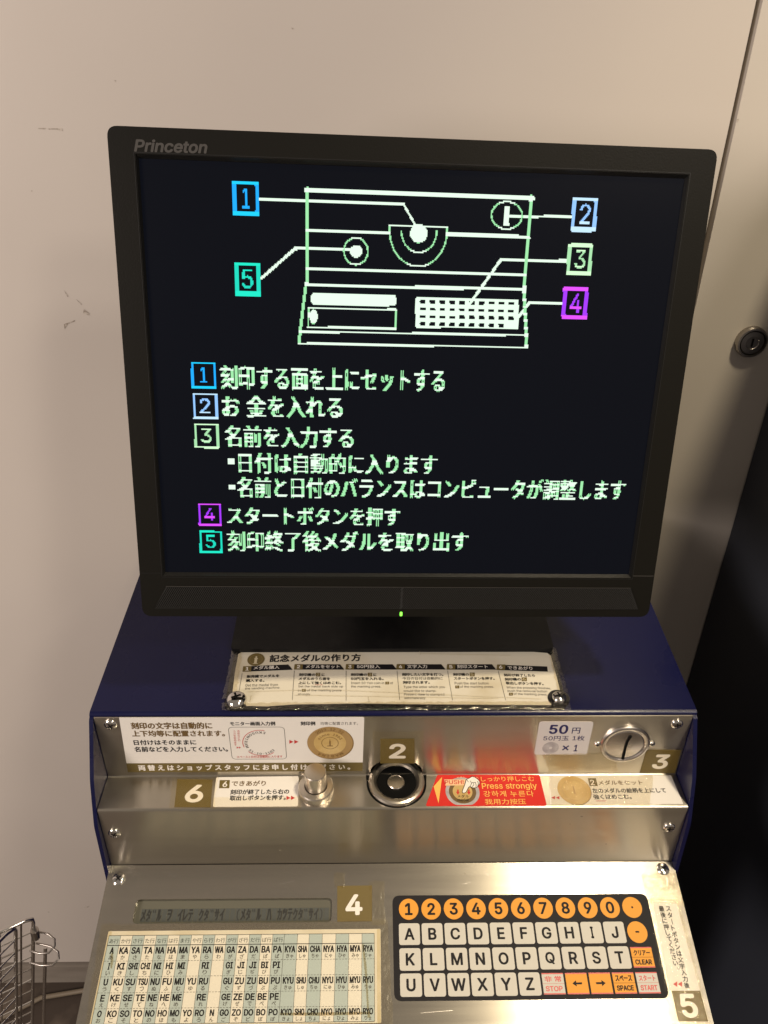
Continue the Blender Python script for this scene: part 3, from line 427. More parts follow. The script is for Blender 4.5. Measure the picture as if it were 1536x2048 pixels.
# folded steel front: upper panel with the arch-shaped opening, ledge, riser; small bend radii
cupc = LEDGE.uv(793, 1566); cu0 = cupc[0]; R_ARCH = .0236; RH = .0185
n_ = 22; arch = [(cu0+R_ARCH*math.cos(math.pi*i/n_), .0015+RH*math.sin(math.pi*i/n_)**.8) for i in range(n_+1)]
b = MB()
up = [(-HW, .0015), (cu0-R_ARCH, .0015)] + arch[::-1][1:-1] + [(cu0+R_ARCH, .0015), (HW, .0015), (HW, UL), (-HW, UL)]
b.slab(UPPER, [up], -.0012, 0, 'steel_front')
b.slab(LEDGE, [rect(-HW, .0022, HW, LL-.0015)], -.0012, 0, 'steel_front')
b.slab(RISER, [rect(-HW, 0, HW, RL-.0022)], 0, 0, 'steel_front')
def bend(b, p0, p1, p2, n=6, m='steel_front'):     # rounded fold between two sheets, extruded along x
    pts = []
    for i in range(n+1):
        t = i/n; pts.append((1-t)**2*np.array(p0)+2*t*(1-t)*np.array(p1)+t*t*np.array(p2))
    vs = [(-HW, p[0], p[1]) for p in pts]+[(HW, p[0], p[1]) for p in pts]
    b.add(vs, [(i, i+1, n+2+i, n+1+i) for i in range(n)], m, True)
def pt(pl, v): q = pl.P(0, v); return (q[1], q[2])
bend(b, pt(LEDGE, .0022), B_, pt(RISER, RL-.0022))
bend(b, pt(UPPER, .0015), A_, pt(LEDGE, LL-.0015), 3)
panel = b.build('steel_front', mach)
# blue hood
b = MB(); back = WY-.004; HL = (back-HF[0])/math.cos(HT)
prof = [pt(HOOD, HL)]+[pt(HOOD, .003)]
for i in range(1, 6):
    a = math.radians(90+HT*0+ (90*i/5)); prof.append((HF[0]+.003+.003*math.cos(a), HF[1]-.003+.003*math.sin(a)))
prof += [(HF[0]-.0001, HF[1]-.0065), (HF[0]+.0016, HF[1]-.0065), (HF[0]+.0016, HF[1]-.0035), (HF[0]+.05, HF[1]-.0015)]
k = len(prof)
vs = [(-HOODW, y, z) for y, z in prof]+[(HOODW, y, z) for y, z in prof]
b.add(vs, [(i+1, i, k+i, k+i+1) for i in range(k-1)], 'blue')
b.build('hood', mach)
# side plates with the stepped outline
for s in (-1, 1):
    sd = [(.4845, -.5060), (.459, -.552), (.4455, -.594), (.4405, -.672), (.4405, FLOOR_Z+.03), (back, FLOOR_Z+.03), (back, HF[1]+(back-HF[0])*math.tan(HT)-.002), (HF[0]+.003, HF[1]-.0016)]
    S = Plane((s*HOODW, 0, 0), (0, s, 0), (0, 0, 1)); lp = [(s*y, z) for y, z in sd]
    b = MB(); b.slab(S, [rounded(lp, [.001, .004, .004, .002, .001, .001, .001, .001], 4)], -(HOODW-HW-.0006), 0, 'blue', back=True)
    b.build('side_plate', mach)
b = MB(); b.box((-HW, .47, FLOOR_Z+.03), (HW, .474, -.70), 'blue'); b.build('front_plate', mach)
b = MB(); b.box((cu0-.03, .486, -.585), (cu0+.03, .54, -.5845), 'dark'); b.box((cu0-.03, .54, -.585), (cu0+.03, .541, -.55), 'dark'); b.build('medal_recess', mach)
# keyboard tray: steel top with the display opening
lcdq = quad(KEYP, (270, 1801), (663.4, 1793.6), (664, 1841.5), (266, 1850.5))
lv1, lv0 = (lcdq[0][1]+lcdq[1][1])/2, (lcdq[2][1]+lcdq[3][1])/2; lu0, lu1 = (lcdq[0][0]+lcdq[3][0])/2, (lcdq[1][0]+lcdq[2][0])/2
lcdr = rounded(rect(lu0, lv0, lu1, lv1), .0042, 4)
KE = -.03
kw = HW+.0012
b = MB(); b.slab(KEYP, [rounded(rect(-kw, KE, kw, KL-.0006), [.001, .001, .001, .001], 3), lcdr], -.0035, 0, 'steel')
b.slab(KEYP, [rect(-kw, KE+.0005, -kw+.0012, KL-.03)], -.05, -.0036, 'steel'); b.slab(KEYP, [rect(kw-.0012, KE+.0005, kw, KL-.03)], -.05, -.0036, 'steel')
b.build('keyboard_tray', mach)
# gap under the riser (dark joint)
b = MB(); b.box((-HW, C_[0]+.0004, C_[1]-.012), (HW, C_[0]+.003, C_[1]+.0002), 'dark'); b.build('joint_strip', mach)

def screw(pl, px, py, r, parent, h=.0022, rot=.4, m='chrome', seat=0.0):
    u, v = pl.uv(px, py); b = MB()
    b.lathe(pl, u, v, [(r, seat), (r, seat+h*.25), (r*.93, seat+h*.55), (r*.72, seat+h*.85), (r*.4, seat+h), (.00001, seat+h*1.03)], m, 28, soft=True)
    for k in (0, 1):
        a = rot+k*math.pi/2; c, s = math.cos(a), math.sin(a); L, w = r*.48, r*.10
        q = [(u+x*c-y*s, v+x*s+y*c) for x, y in ((-L, -w), (L, -w), (L, w), (-L, w))]
        b.slab(pl, [q], seat+h*.7, seat+h*1.06+k*4e-5, 'dark')
    return b.build('screw', parent)
for pl, x, y, r in ((UPPER, 221.5, 1449, .0056), (UPPER, 1353.7, 1447.7, .0054), (RISER, 229.4, 1666, .0056), (RISER, 1338, 1654.5, .0054), (KEYP, 237.5, 1758, .0056), (KEYP, 1325.6, 1738, .0056)):
    screw(pl, x, y, r, mach, rot=random.uniform(0, 1.5))

# ---------------------------------------------------------------- number plates (olive squares)
def number_plate(pl, q, s, bl, br, h, label, bold=.085, parent=mach, shear=0.0, w=.0003):
    b = MB(); b.slab(pl, [quad(pl, *q)], w-.0002, w, 'olive', 'olive'); text(b, pl, s, bl, br, h, 'white', w+.0001, bold, shear=shear)
    return b.build('number_sticker', parent, label)
number_plate(UPPER, [(760.8, 1477.4), (829, 1477), (829.6, 1526.4), (760.5, 1526.4)], '2', (780, 1515), (809, 1515), 27, 'olive square sticker with white 2 above the medal cup')
number_plate(UPPER, [(1292.4, 1499.7), (1362, 1499.7), (1349.5, 1546), (1279, 1545.5)], '3', (1303.5, 1536), (1330, 1536), 26, 'olive square sticker with white 3 below the coin slot', shear=.05)
number_plate(LEDGE, [(354.7, 1558.6), (425.6, 1559.6), (421.3, 1615), (348.7, 1614.4)], '6', (369.5, 1604), (402, 1604), 32, 'olive square sticker with white 6 on the ledge')
number_plate(KEYP, [(674.5, 1772), (744, 1771), (744, 1842.5), (674.5, 1843.5)], '4', (693, 1829), (723, 1828.4), 38, 'olive square sticker with white 4 beside the display')
number_plate(KEYP, [(1343, 1982), (1400, 1982), (1416, 2043), (1357, 2043)], '5', (1368, 2034), (1397, 2034), 43, 'olive square sticker with white 5 at the tray edge')

# ---------------------------------------------------------------- large instruction sticker, upper left
q = quad(UPPER, (238.3, 1434.8), (728.6, 1433.8), (725, 1541.5), (256, 1543.8))
b = MB(); b.slab(UPPER, [rounded(q, [.0003, .002, .001, .001])], 0, .0003, 'paper')
W1 = .0004
flat(b, UPPER, quad(UPPER, (252.7, 1526), (725.5, 1524.2), (725, 1541.5), (256, 1543.8)), 'olive', W1)
text(b, UPPER, '刻印の文字は自動的に', (264, 1457.3), (424.6, 1456.8), 12.5, 'brown_ink', W1, .075)
text(b, UPPER, '上下均等に配置されます。', (265.6, 1472.3), (450, 1471.8), 11.5, 'brown_ink', W1, .075)
text(b, UPPER, '日付けはそのままに', (269, 1489.3), (392.8, 1488.6), 9.6, 'ink', W1, .06)
text(b, UPPER, '名前などを入力してください。', (270.5, 1503), (456, 1502.4), 10, 'ink', W1, .06)
text(b, UPPER, '両替えはショップスタッフにお申し付けください。', (278.5, 1540.3), (700, 1538.3), 10.8, 'white', W1+.0001, .07, track=.28)
text(b, UPPER, 'モニター画面入力例', (461, 1450.6), (550.5, 1450.2), 7.6, 'ink', W1, .06)
text(b, UPPER, '刻印例', (601.7, 1450), (630.4, 1450), 7.6, 'ink', W1, .06)
text(b, UPPER, '均等に配置されます。', (641, 1449.4), (716, 1449), 6.2, 'thin_ink', W1)
fr = rounded(box_px(UPPER, 460.5, 1453.5, 571, 1517.5), .004, 5)
line(b, UPPER, fr, .0004, 'thin_ink', W1, closed=True)
ac = UPPER.uv(522, 1485.5); ar = .0158
line(b, UPPER, circle(ac[0], ac[1], ar, 22, a0=math.radians(75), a1=math.radians(205)), .0006, 'redink', W1)
line(b, UPPER, circle(ac[0], ac[1], ar, 14, a0=math.radians(222), a1=math.radians(318)), .0006, 'redink', W1)
arc_text(b, UPPER, 'EKUSONIRAM', ac, ar*.83, .0036, 74, 200, 'thin_ink', W1, inward=True)
arc_text(b, UPPER, '51-10-1102', ac, ar*.86, .0034, 222, 318, 'thin_ink', W1, inward=True)
text(b, UPPER, 'スペースと日付は自動的に入ります', (474, 1515.5), (565, 1514.6), 4.6, 'redink', W1, .02)
for i_, s_ in enumerate(('名前などの', '入力を始めます')):
    for j_, ch in enumerate(s_):
        x_, y_ = 477-i_*8+j_*.4, 1463.5+j_*4.6
        text(b, UPPER, ch, (x_-2.4, y_), (x_+2.4, y_), 4, 'redink', W1)
for x_ in (475.5, 480): tri_px(b, UPPER, x_, 1494.5, 2, 2, 'redink', W1)
for x_ in (583, 592.8): tri_px(b, UPPER, x_, 1483, 4.2, 3.8, 'redink', W1)
mc = UPPER.uv(660, 1485); mr_ = .0202
flat(b, UPPER, circle(mc[0]+.0006, mc[1]-.0005, mr_, 40), 'goldink', W1)
flat(b, UPPER, circle(mc[0], mc[1], mr_*.985, 40), 'gold2', W1+.0001)
flat(b, UPPER, circle(mc[0], mc[1], mr_*.70, 40), 'gold', W1+.0002)
line(b, UPPER, circle(mc[0], mc[1], mr_*.36, 30), .0005, 'goldink', W1+.0003, closed=True)
for x0, y0, x1, y1 in ((-.12, -.2, .12, -.15), (-.035, -.15, .035, .12), (-.015, .12, .015, .22)): flat(b, UPPER, rect(mc[0]+x0*mr_, mc[1]+y0*mr_, mc[0]+x1*mr_, mc[1]+y1*mr_), 'goldink', W1+.0003)
arc_text(b, UPPER, '2012.12.22', mc, mr_*.83, .0042, 130, 50, 'goldink', W1+.0003)
arc_text(b, UPPER, 'since 1963', mc, mr_*.54, .0036, 150, 30, 'goldink', W1+.0003)
arc_text(b, UPPER, 'MARINA', mc, mr_*.83, .0042, 305, 235, 'goldink', W1+.0003)
b.build('instruction_sticker', mach, 'large white sticker on how the letters are laid out, olive band below')

# 50 yen sticker
b = MB(); q = quad(UPPER, (1079, 1443), (1187.5, 1443.3), (1173, 1509.6), (1068, 1508.8)); b.slab(UPPER, [rounded(q, .0028)], 0, .0003, 'lilac')
text(b, UPPER, '50', (1098, 1466.6), (1133.5, 1466.6), 17, 'navy', W1, .07)
text(b, UPPER, '円', (1143, 1466.4), (1158.8, 1466.4), 11.5, 'navy', W1, .02)
text(b, UPPER, '50円玉 1枚', (1086, 1480.6), (1168, 1480.4), 9.6, 'navy', W1, .012)
cc = UPPER.uv(1101, 1495); cr_ = (UPPER.uv(1117.5, 1495)-cc)[0]
flat(b, UPPER, circle(cc[0], cc[1], cr_, 32), 'silver', W1); flat(b, UPPER, circle(cc[0], cc[1], cr_*.2, 16), 'lilac', W1+.0001)
text(b, UPPER, '×', (1123.5, 1500), (1136.5, 1500), 9.8, 'navy', W1, .015); text(b, UPPER, '1', (1147, 1501.6), (1153.5, 1501.6), 12.2, 'navy', W1, .04)
b.build('price_sticker', mach, 'pale sticker reading 50 yen beside the coin slot')

# small 6 sticker on the ledge
b = MB(); q = quad(LEDGE, (432.5, 1555), (597.5, 1552.6), (596, 1613), (425.6, 1614)); b.slab(LEDGE, [rounded(q, .0018)], 0, .0003, 'paper')
flat(b, LEDGE, quad(LEDGE, (439.6, 1560.7), (460, 1560.7), (458.5, 1577), (438, 1577)), 'olive', W1); text(b, LEDGE, '6', (445, 1574.4), (453.5, 1574.4), 10.5, 'white', W1+.0001, .06)
text(b, LEDGE, 'できあがり', (462.8, 1572.4), (530.7, 1572), 10, 'brown_ink', W1, .05)
text(b, LEDGE, '刻印が終了したら右の', (460.4, 1589.6), (577.7, 1588.4), 9.6, 'ink', W1, .06)
text(b, LEDGE, '取出しボタンを押す。', (459.2, 1601.6), (571, 1600.4), 9.8, 'ink', W1, .06)
for x_ in (577, 586): tri_px(b, LEDGE, x_, 1596.3, 4, 4.2, 'redink', W1)
b.build('instruction_sticker', mach, 'small white sticker beside the round push button')

# right white sticker on the ledge
b = MB(); q = quad(LEDGE, (1098.7, 1552), (1342, 1551), (1366.6, 1608), (1100, 1608.5)); b.slab(LEDGE, [rounded(q, .0008)], 0, .0003, 'paper')
gc = LEDGE.uv(1148, 1581); gr = (LEDGE.uv(1181, 1581)-gc)[0]
flat(b, LEDGE, circle(gc[0]+.0005, gc[1]-.0004, gr, 40), 'goldink', W1); flat(b, LEDGE, circle(gc[0], gc[1], gr, 40), 'gold', W1+.0001); line(b, LEDGE, circle(gc[0], gc[1], gr*.72, 36), .0003, 'gold2', W1+.00015, closed=True); flat(b, LEDGE, rect(gc[0]-.0006, gc[1]-.004, gc[0]+.0006, gc[1]+.004), 'gold2', W1+.00015)
flat(b, LEDGE, quad(LEDGE, (1175.5, 1557.3), (1191.5, 1557.3), (1195.5, 1573), (1179, 1573)), 'olive', W1+.0002); text(b, LEDGE, '2', (1182, 1571), (1189.5, 1571), 10, 'white', W1+.0003, .05)
text(b, LEDGE, 'メダルをセット', (1198, 1570.6), (1286, 1570), 9, 'brown_ink', W1, .05)
text(b, LEDGE, '左のメダルの絵柄を上にして', (1185.7, 1586.8), (1332.7, 1585.8), 9.4, 'ink', W1, .06)
text(b, LEDGE, '強くはめこむ。', (1188, 1599.2), (1263.6, 1598.6), 9.4, 'ink', W1, .06)
for x_ in (1106, 1115): tri_px(b, LEDGE, x_, 1596.3, 3.6, 3.4, 'redink', W1+.0003, left=True)
line(b, LEDGE, [LEDGE.uv(1192+i*2.4, 1602.2+(.9 if i % 2 else -.5)) for i in range(9)], .0005, 'redink', W1)
b.build('instruction_sticker', mach, 'white sticker with a gold medal picture at the right of the ledge')

# red sticker
b = MB(); q = quad(LEDGE, (874.6, 1549.8), (1078.8, 1549.8), (1093.7, 1612), (851, 1612.5)); b.slab(LEDGE, [rounded(q, .0022)], 0, .0003, 'red')
flat(b, LEDGE, quad(LEDGE, (884.1, 1554.5), (867.3, 1573.5), (877, 1607.5)), 'yellow', W1)
rc = LEDGE.uv(925, 1584)
def cp3(x, y): return tuple(LEDGE.uv(840+x/5.486, 1420+y/5.486))
gu = (LEDGE.uv(959, 1584)-rc)[0]
def clipc(r):                                # discs cut off by the sticker's lower edge
    lim = LEDGE.uv(925, 1610.5)[1]; return [(u, max(v, lim)) for u, v in circle(rc[0], rc[1], r, 48)]
flat(b, LEDGE, clipc(gu), 'silver', W1); flat(b, LEDGE, clipc(gu*.80), 'brown_ink', W1+.0001); flat(b, LEDGE, clipc(gu*.58), 'gold', W1+.0002)
for x_ in (415, 535): flat(b, LEDGE, [cp3(x_-8, 878), cp3(x_+8, 878), cp3(x_+8, 903), cp3(x_+20, 903), cp3(x_, 937), cp3(x_-20, 903), cp3(x_-8, 903)], 'redink', W1+.0003)
text(b, LEDGE, 'メダル', (915, 1596.3), (938, 1596.3), 5.8, 'ink', W1+.0003, .02); text(b, LEDGE, 'medal', (915.5, 1603.4), (937.5, 1603.4), 6, 'ink', W1+.0003, .02)
flat(b, LEDGE, [cp3(265, 768), cp3(500, 768), cp3(484, 832), cp3(278, 836)], 'pale_or', W1+.0004)
text(b, LEDGE, 'PUSH!', (890.3, 1569.6), (927.5, 1569.2), 8, 'redink', W1+.0005, .03)
text(b, LEDGE, 'メダル', (913, 1558.6), (931, 1558.6), 4.4, 'pale_or', W1+.0005)
text(b, LEDGE, '投入', (944, 1558.6), (957.5, 1558.6), 4.4, 'pale_or', W1+.0005)
# pointing hand
hand = [(462, 905), (470, 880), (488, 835), (500, 790), (512, 765), (540, 757), (570, 738), (600, 745), (640, 775), (655, 800), (652, 822), (635, 835), (632, 850), (612, 862), (585, 862), (566, 858), (548, 846), (530, 858), (520, 880), (505, 908), (485, 920), (468, 918)]
flat(b, LEDGE, [cp3(*p) for p in hand], 'white', W1+.0006)
line(b, LEDGE, [cp3(*p) for p in hand], .00045, 'ink', W1+.0007, closed=True)
for ln in ([(548, 846), (565, 815), (552, 785)], [(566, 858), (590, 830), (580, 800), (565, 812)], [(612, 862), (615, 832), (605, 800), (588, 808)], [(635, 835), (640, 812), (628, 790)], [(512, 765), (520, 790), (535, 800)]):
    line(b, LEDGE, [cp3(*p) for p in ln], .0004, 'ink', W1+.0008)
text(b, LEDGE, 'しっかり押しこむ', (962.5, 1563.6), (1068.8, 1563), 10, 'yellow', W1, .012)
text(b, LEDGE, 'Press strongly', (965, 1581), (1075, 1580.5), 14, 'yellow', W1, .03)
text(b, LEDGE, '강하게 누른다', (967.8, 1594), (1067.9, 1593.4), 11.4, 'yellow', W1, .015)
text(b, LEDGE, '我用力按压', (970.5, 1609.4), (1052.5, 1609), 11, 'yellow', W1, .012)
b.build('warning_sticker', mach, 'red sticker with pointing hand and the words Press strongly')

# ---------------------------------------------------------------- round push button
pc = LEDGE.uv(632.5, 1582)
b = MB(); b.lathe(LEDGE, pc[0], pc[1], [(.0152, 0), (.0154, .001), (.0154, .0066), (.0147, .0078), (.0102, .0083), (.0099, .0078), (.0099, .003)], 'turned', 56)
btn = b.build('push_button', mach, 'round turned-metal button at the left of the ledge')
b = MB(); b.lathe(LEDGE, pc[0], pc[1], [(.0094, .003), (.0094, .0262), (.0089, .0270), (.00001, .0271)], 'turned', 48); b.build('button_cap', btn)

# ---------------------------------------------------------------- medal cup
cu, cv = cupc
b = MB(); hq = [(cu-.0275, LL-.0002), (cu-.0268, LL-.007)]+[(cu+.0268*math.cos(a), cv+.0255*math.sin(a)) for a in [math.pi+math.pi*i/24 for i in range(25)]]+[(cu+.0268, LL-.007), (cu+.0275, LL-.0002)]
lim = LL+.03
b.slab(LEDGE, [hq], 0, .0003, 'dark')
b.lathe(LEDGE, cu, cv, [(.0248, .0003), (.0250, .0022), (.0242, .0038), (.0225, .0046), (.0205, .0046), (.0186, .0034), (.0176, .0014)], 'turned', 64)
cup = b.build('medal_cup', mach, 'round steel cup with black inside where the medal is set')
b = MB(); b.lathe(LEDGE, cu, cv, [(.0178, .0006), (.0178, .0012), (.0165, .0014), (.010, .0009), (.009, .0009)], 'dark', 48, cap=True); b.build('cup_lining', cup)
b = MB(); b.lathe(LEDGE, cu-.0006, cv-.001, [(.0076, .0009), (.0076, .003), (.0071, .0036), (.0068, .0036), (.0066, .0032), (.0060, .0032), (.00001, .0033)], 'turned', 40); b.build('centre_plug', cup)

# ---------------------------------------------------------------- coin slot
sc_ = UPPER.uv(1249, 1486.5); R2 = .0220
b = MB(); b.lathe(UPPER, sc_[0], sc_[1], [(R2, 0), (R2, .0014), (R2*.97, .0024), (R2*.90, .0028), (R2*.84, .0026), (R2*.80, .0019), (R2*.77, .0017)], 'satin', 64)
slot = b.build('coin_slot', mach, 'round chrome coin slot at the upper right')
b = MB(); b.lathe(UPPER, sc_[0], sc_[1], [(R2*.78, .0016), (R2*.72, .0021), (R2*.3, .0027), (.00001, .0028)], 'satin', 48); b.build('coin_disc', slot)
cl = [(1259.5, 1467.5), (1252.5, 1478), (1248.5, 1490), (1246, 1503), (1244, 1513.5)]; cl2 = [UPPER.uv(*p) for p in cl]
b = MB(); lft = [(p[0]-.0010, p[1]) for p in cl2]; rgh = [(p[0]+.0012, p[1]) for p in cl2]
b.slab(UPPER, [lft+rgh[::-1]], .0020, .0033, 'dark'); b.build('slot_opening', slot)
for x_, y_ in ((1194.3, 1487.5), (1303.3, 1486.5)): screw(UPPER, x_, y_, .0029, mach, h=.0022, rot=random.random())

# ---------------------------------------------------------------- display
b = MB(); iw = rounded(rect(lu0-.0004, lv0-.0004, lu1+.0004, lv1+.0004), .0042, 4)
b.slab(KEYP, [iw], -.0045, -.0036, 'lcdglass')
lcd = b.build('display', mach, 'narrow grey liquid crystal display strip')
msg = ['メ', 'タ', '゛', 'ル', ' ', 'ヲ', ' ', 'イ', 'レ', 'テ', ' ', 'ク', 'タ', '゛', 'サ', 'イ', ' ', ' ', '(', 'メ', 'タ', '゛', 'ル', ' ', 'ハ', ' ', 'カ', 'ッ', 'テ', 'ク', 'タ', '゛', 'サ', 'イ', ')', ' ']
d0 = KEYP.uv(279.5, 1830); d1 = KEYP.uv(658, 1824.5); cwid = (d1[0]-d0[0])/36; dvm = (d0[1]+d1[1])/2; chh = .0104
b = MB(); b2 = MB()
for i, ch in enumerate(msg):
    u0 = d0[0]+i*cwid; b.slab(KEYP, [rect(u0+.0003, dvm-chh/2, u0+cwid-.0003, dvm+chh/2)], -.0035, -.0034, 'lcdcell')
    if ch == '(': line(b2, KEYP, [(u0+cwid*.7, dvm+chh*.42), (u0+cwid*.4, dvm+chh*.2), (u0+cwid*.4, dvm-chh*.2), (u0+cwid*.7, dvm-chh*.42)], .0006, 'lcdink', -.0033)
    elif ch == ')': line(b2, KEYP, [(u0+cwid*.3, dvm+chh*.42), (u0+cwid*.6, dvm+chh*.2), (u0+cwid*.6, dvm-chh*.2), (u0+cwid*.3, dvm-chh*.42)], .0006, 'lcdink', -.0033)
    elif ch == '゛':
        for o_ in (.25, .6): line(b2, KEYP, [(u0+cwid*o_, dvm+chh*.42), (u0+cwid*(o_+.14), dvm+chh*.2)], .0006, 'lcdink', -.0033)
    elif ch != ' ': text(b2, KEYP, ch, (u0+cwid*.12, dvm-chh*.40), (u0+cwid*.88, dvm-chh*.40), chh*.84, 'lcdink', -.0033, .06, local=True)
b.build('character_cells', lcd); b2.build('lettering', lcd)

# ---------------------------------------------------------------- romaji table
tq = quad(KEYP, (212, 1865.5), (760, 1855), (764, 2075), (178, 2080))
tu0 = [KEYP.uv(*p) for p in ((218, 1874.5), (748.5, 1864.4))]; v_top = (tu0[0][1]+tu0[1][1])/2
pl_ = (tq[0][0]+tq[3][0])/2; pr_ = (tq[1][0]+tq[2][0])/2; pt_ = (tq[0][1]+tq[1][1])/2
bot = KEYP.uv(760, 2046)[1]
b = MB(); b.slab(KEYP, [rounded(rect(pl_, bot, pr_, pt_), .0012)], 0, .0003, 'cream')
def band(q0, q1, n=34):                      # aged, yellowed border strip
    flat(b, KEYP, rect(q0[0], q0[1], q1[0], q1[1]), 'cream_edge', W1-.00005)
band((pl_+.0002, bot), (pl_+.0030, pt_-.0002)); band((pr_-.0032, bot), (pr_-.0002, pt_-.0002))
xs = [218, 241.5, 265.4, 289.4, 313.4, 336.8, 360, 383.5, 407, 430.4, 453.8, 476.7, 499.6, 522.9, 546, 569, 595.4, 618.8, 645, 672, 697.9, 724, 748.5]
ux = [KEYP.uv(x, 1874.5-(x-218)*.0190)[0] for x in xs]
vl = [(1874.5+1864.4)/2, (1893.5+1884.6)/2, (1924.7+1916)/2, (1956+1947)/2, (1987+1980)/2, (2019+2011)/2, 2046]
vy = [KEYP.uv(484, y)[1] for y in vl]
for i in range(22):
    flat(b, KEYP, rect(ux[i], vy[-1], ux[i+1], vy[0]), 'bluecell' if (i % 2 == 0) == (i < 15) else 'cell', W1)
W2 = W1+.0001; W3 = W1+.0002
for u in ux: line(b, KEYP, [(u, vy[0]), (u, vy[-1])], .00028, 'thin_ink', W2)
line(b, KEYP, [(ux[0], vy[0]), (ux[-1], vy[0])], .0003, 'ink', W3); line(b, KEYP, [(ux[0], vy[1]), (ux[-1], vy[1])], .0005, 'ink', W3); line(b, KEYP, [(ux[0], vy[-1]), (ux[-1], vy[-1])], .0003, 'ink', W3)
for v in vy[2:-1]:
    u = ux[0]
    while u < ux[-1]: line(b, KEYP, [(u, v), (min(u+.0016, ux[-1]), v)], .00025, 'thin_ink', W3); u += .0026
hd = 'あかさたなはまやらわがざだばぱ'
R_ = [['A', 'KA', 'SA', 'TA', 'NA', 'HA', 'MA', 'YA', 'RA', 'WA', 'GA', 'ZA', 'DA', 'BA', 'PA', 'KYA', 'SHA', 'CHA', 'NYA', 'HYA', 'MYA', 'RYA'],
      ['I', 'KI', 'SHI', 'CHI', 'NI', 'HI', 'MI', '', 'RI', '', 'GI', 'JI', 'JI', 'BI', 'PI'],
      ['U', 'KU', 'SU', 'TSU', 'NU', 'FU', 'MU', 'YU', 'RU', '', 'GU', 'ZU', 'ZU', 'BU', 'PU', 'KYU', 'SHU', 'CHU', 'NYU', 'HYU', 'MYU', 'RYU'],
      ['E', 'KE', 'SE', 'TE', 'NE', 'HE', 'ME', '', 'RE', '', 'GE', 'ZE', 'DE', 'BE', 'PE'],
      ['O', 'KO', 'SO', 'TO', 'NO', 'HO', 'MO', 'YO', 'RO', 'N', 'GO', 'ZO', 'DO', 'BO', 'PO', 'KYO', 'SHO', 'CHO', 'NYO', 'HYO', 'MYO', 'RYO']]
J_ = ['あかさたなはまやらわがざだばぱ'.__iter__(), 'いきしちにひみ　り　ぎじぢびぴ'.__iter__(), 'うくすつぬふむゆる　ぐずづぶぷ'.__iter__(), 'えけせてねへめ　れ　げぜでべぺ'.__iter__(), 'おこそとのほもよろんごぞどぼぽ'.__iter__()]
J_ = [list(j) for j in J_]
yo = ['きゃ しゃ ちゃ にゃ ひゃ みゃ りゃ'.split(), [], 'きゅ しゅ ちゅ にゅ ひゅ みゅ りゅ'.split(), [], 'きょ しょ ちょ にょ ひょ みょ りょ'.split()]
for k_, y_ in enumerate(yo): J_[k_] += y_
for i, ch in enumerate(hd):
    w_ = ux[i+1]-ux[i]; h_ = (vy[0]-vy[1]); text(b, KEYP, ch+'行', (ux[i]+w_*.12, vy[1]+h_*.2), (ux[i]+w_*.90, vy[1]+h_*.2), h_*.48, 'ink', W2, local=True)
for r in range(5):
    hrow = vy[r+1]-vy[r+2]
    for i, s_ in enumerate(R_[r]):
        w_ = ux[i+1]-ux[i]
        if s_:
            f_ = {1: .30, 2: .70, 3: .74}[len(s_)]*(.8 if s_ in ('KI', 'NI', 'HI', 'MI', 'RI', 'GI', 'JI', 'BI', 'PI') else 1); cx_ = ux[i]+w_/2
            if s_ == 'I': f_ = .1
            text(b, KEYP, s_, (cx_-w_*f_/2, vy[r+2]+hrow*.47), (cx_+w_*f_/2, vy[r+2]+hrow*.47), hrow*.40, 'ink', W2, .085, local=True)
        if i < len(J_[r]) and J_[r][i] != '　':
            s2 = J_[r][i]; f_ = .34 if len(s2) == 1 else .52; cx_ = ux[i]+w_/2
            text(b, KEYP, s2, (cx_-w_*f_/2, vy[r+2]+hrow*.10), (cx_+w_*f_/2, vy[r+2]+hrow*.10), hrow*.27, 'thin_ink', W2, .02, local=True)
b.build('romaji_table', mach, 'cream letter table sheet with blue grey columns, left of the keypad')
# grime along the right column of the table and on the first column
for pts in ([(724, 1890), (727, 1888), (733, 1930), (738, 2020), (741, 2036), (735, 2036), (731, 1960)], [(222, 1908), (226, 1905), (227, 1922), (224, 1938), (221, 1936)], [(560, 2026), (740, 2024), (742, 2029), (640, 2032), (560, 2031)]):
    g_ = MB(); g_.slab(KEYP, [quad(KEYP, *pts)], W3+.0001, W3+.0001, 'dirtfilm'); g_.build('grime', mach)

# ---------------------------------------------------------------- keypad
q = quad(KEYP, (783, 1794.5), (1291.5, 1784.5), (1339, 1991.8), (790.5, 2007.5))
ku0 = (q[0][0]+q[3][0])/2; ku1 = (q[1][0]+q[2][0])/2; kv1 = (q[0][1]+q[1][1])/2; kv0 = (q[2][1]+q[3][1])/2
b = MB(); b.slab(KEYP, [rounded(rect(ku0, kv0, ku1, kv1), .0065, 6)], 0, .0004, 'keypad')
pad = b.build('keypad', mach, 'black membrane keypad with amber digits and white letters')
rows = [((817.3, 1820), (1263.7, 1814), '1234567890.'), ((819.8, 1869.6), (1230.9, 1864), 'ABCDEFGHIJ'), ((822.3, 1920.8), (1240, 1913.6), 'KLMNOPQRST'), ((825, 1973.7), (1298.4, 1962.7), 'UVWXYZ')]
us = [KEYP.uv(*rows[0][0]), KEYP.uv(*rows[0][1])]; pitch = (us[1][0]-us[0][0])/10
print('key pitch', pitch, [((KEYP.uv(*r[1])-KEYP.uv(*r[0]))[0]) for r in rows], 'kv', [KEYP.uv(*r[0]) for r in rows], [KEYP.uv(*r[1]) for r in rows])
urow0 = us[0][0]; vrow = [(KEYP.uv(*a)[1]+KEYP.uv(*b_)[1])/2 for a, b_, _ in rows]
KW, KH = pitch*.455, (vrow[1]-vrow[2])*.435
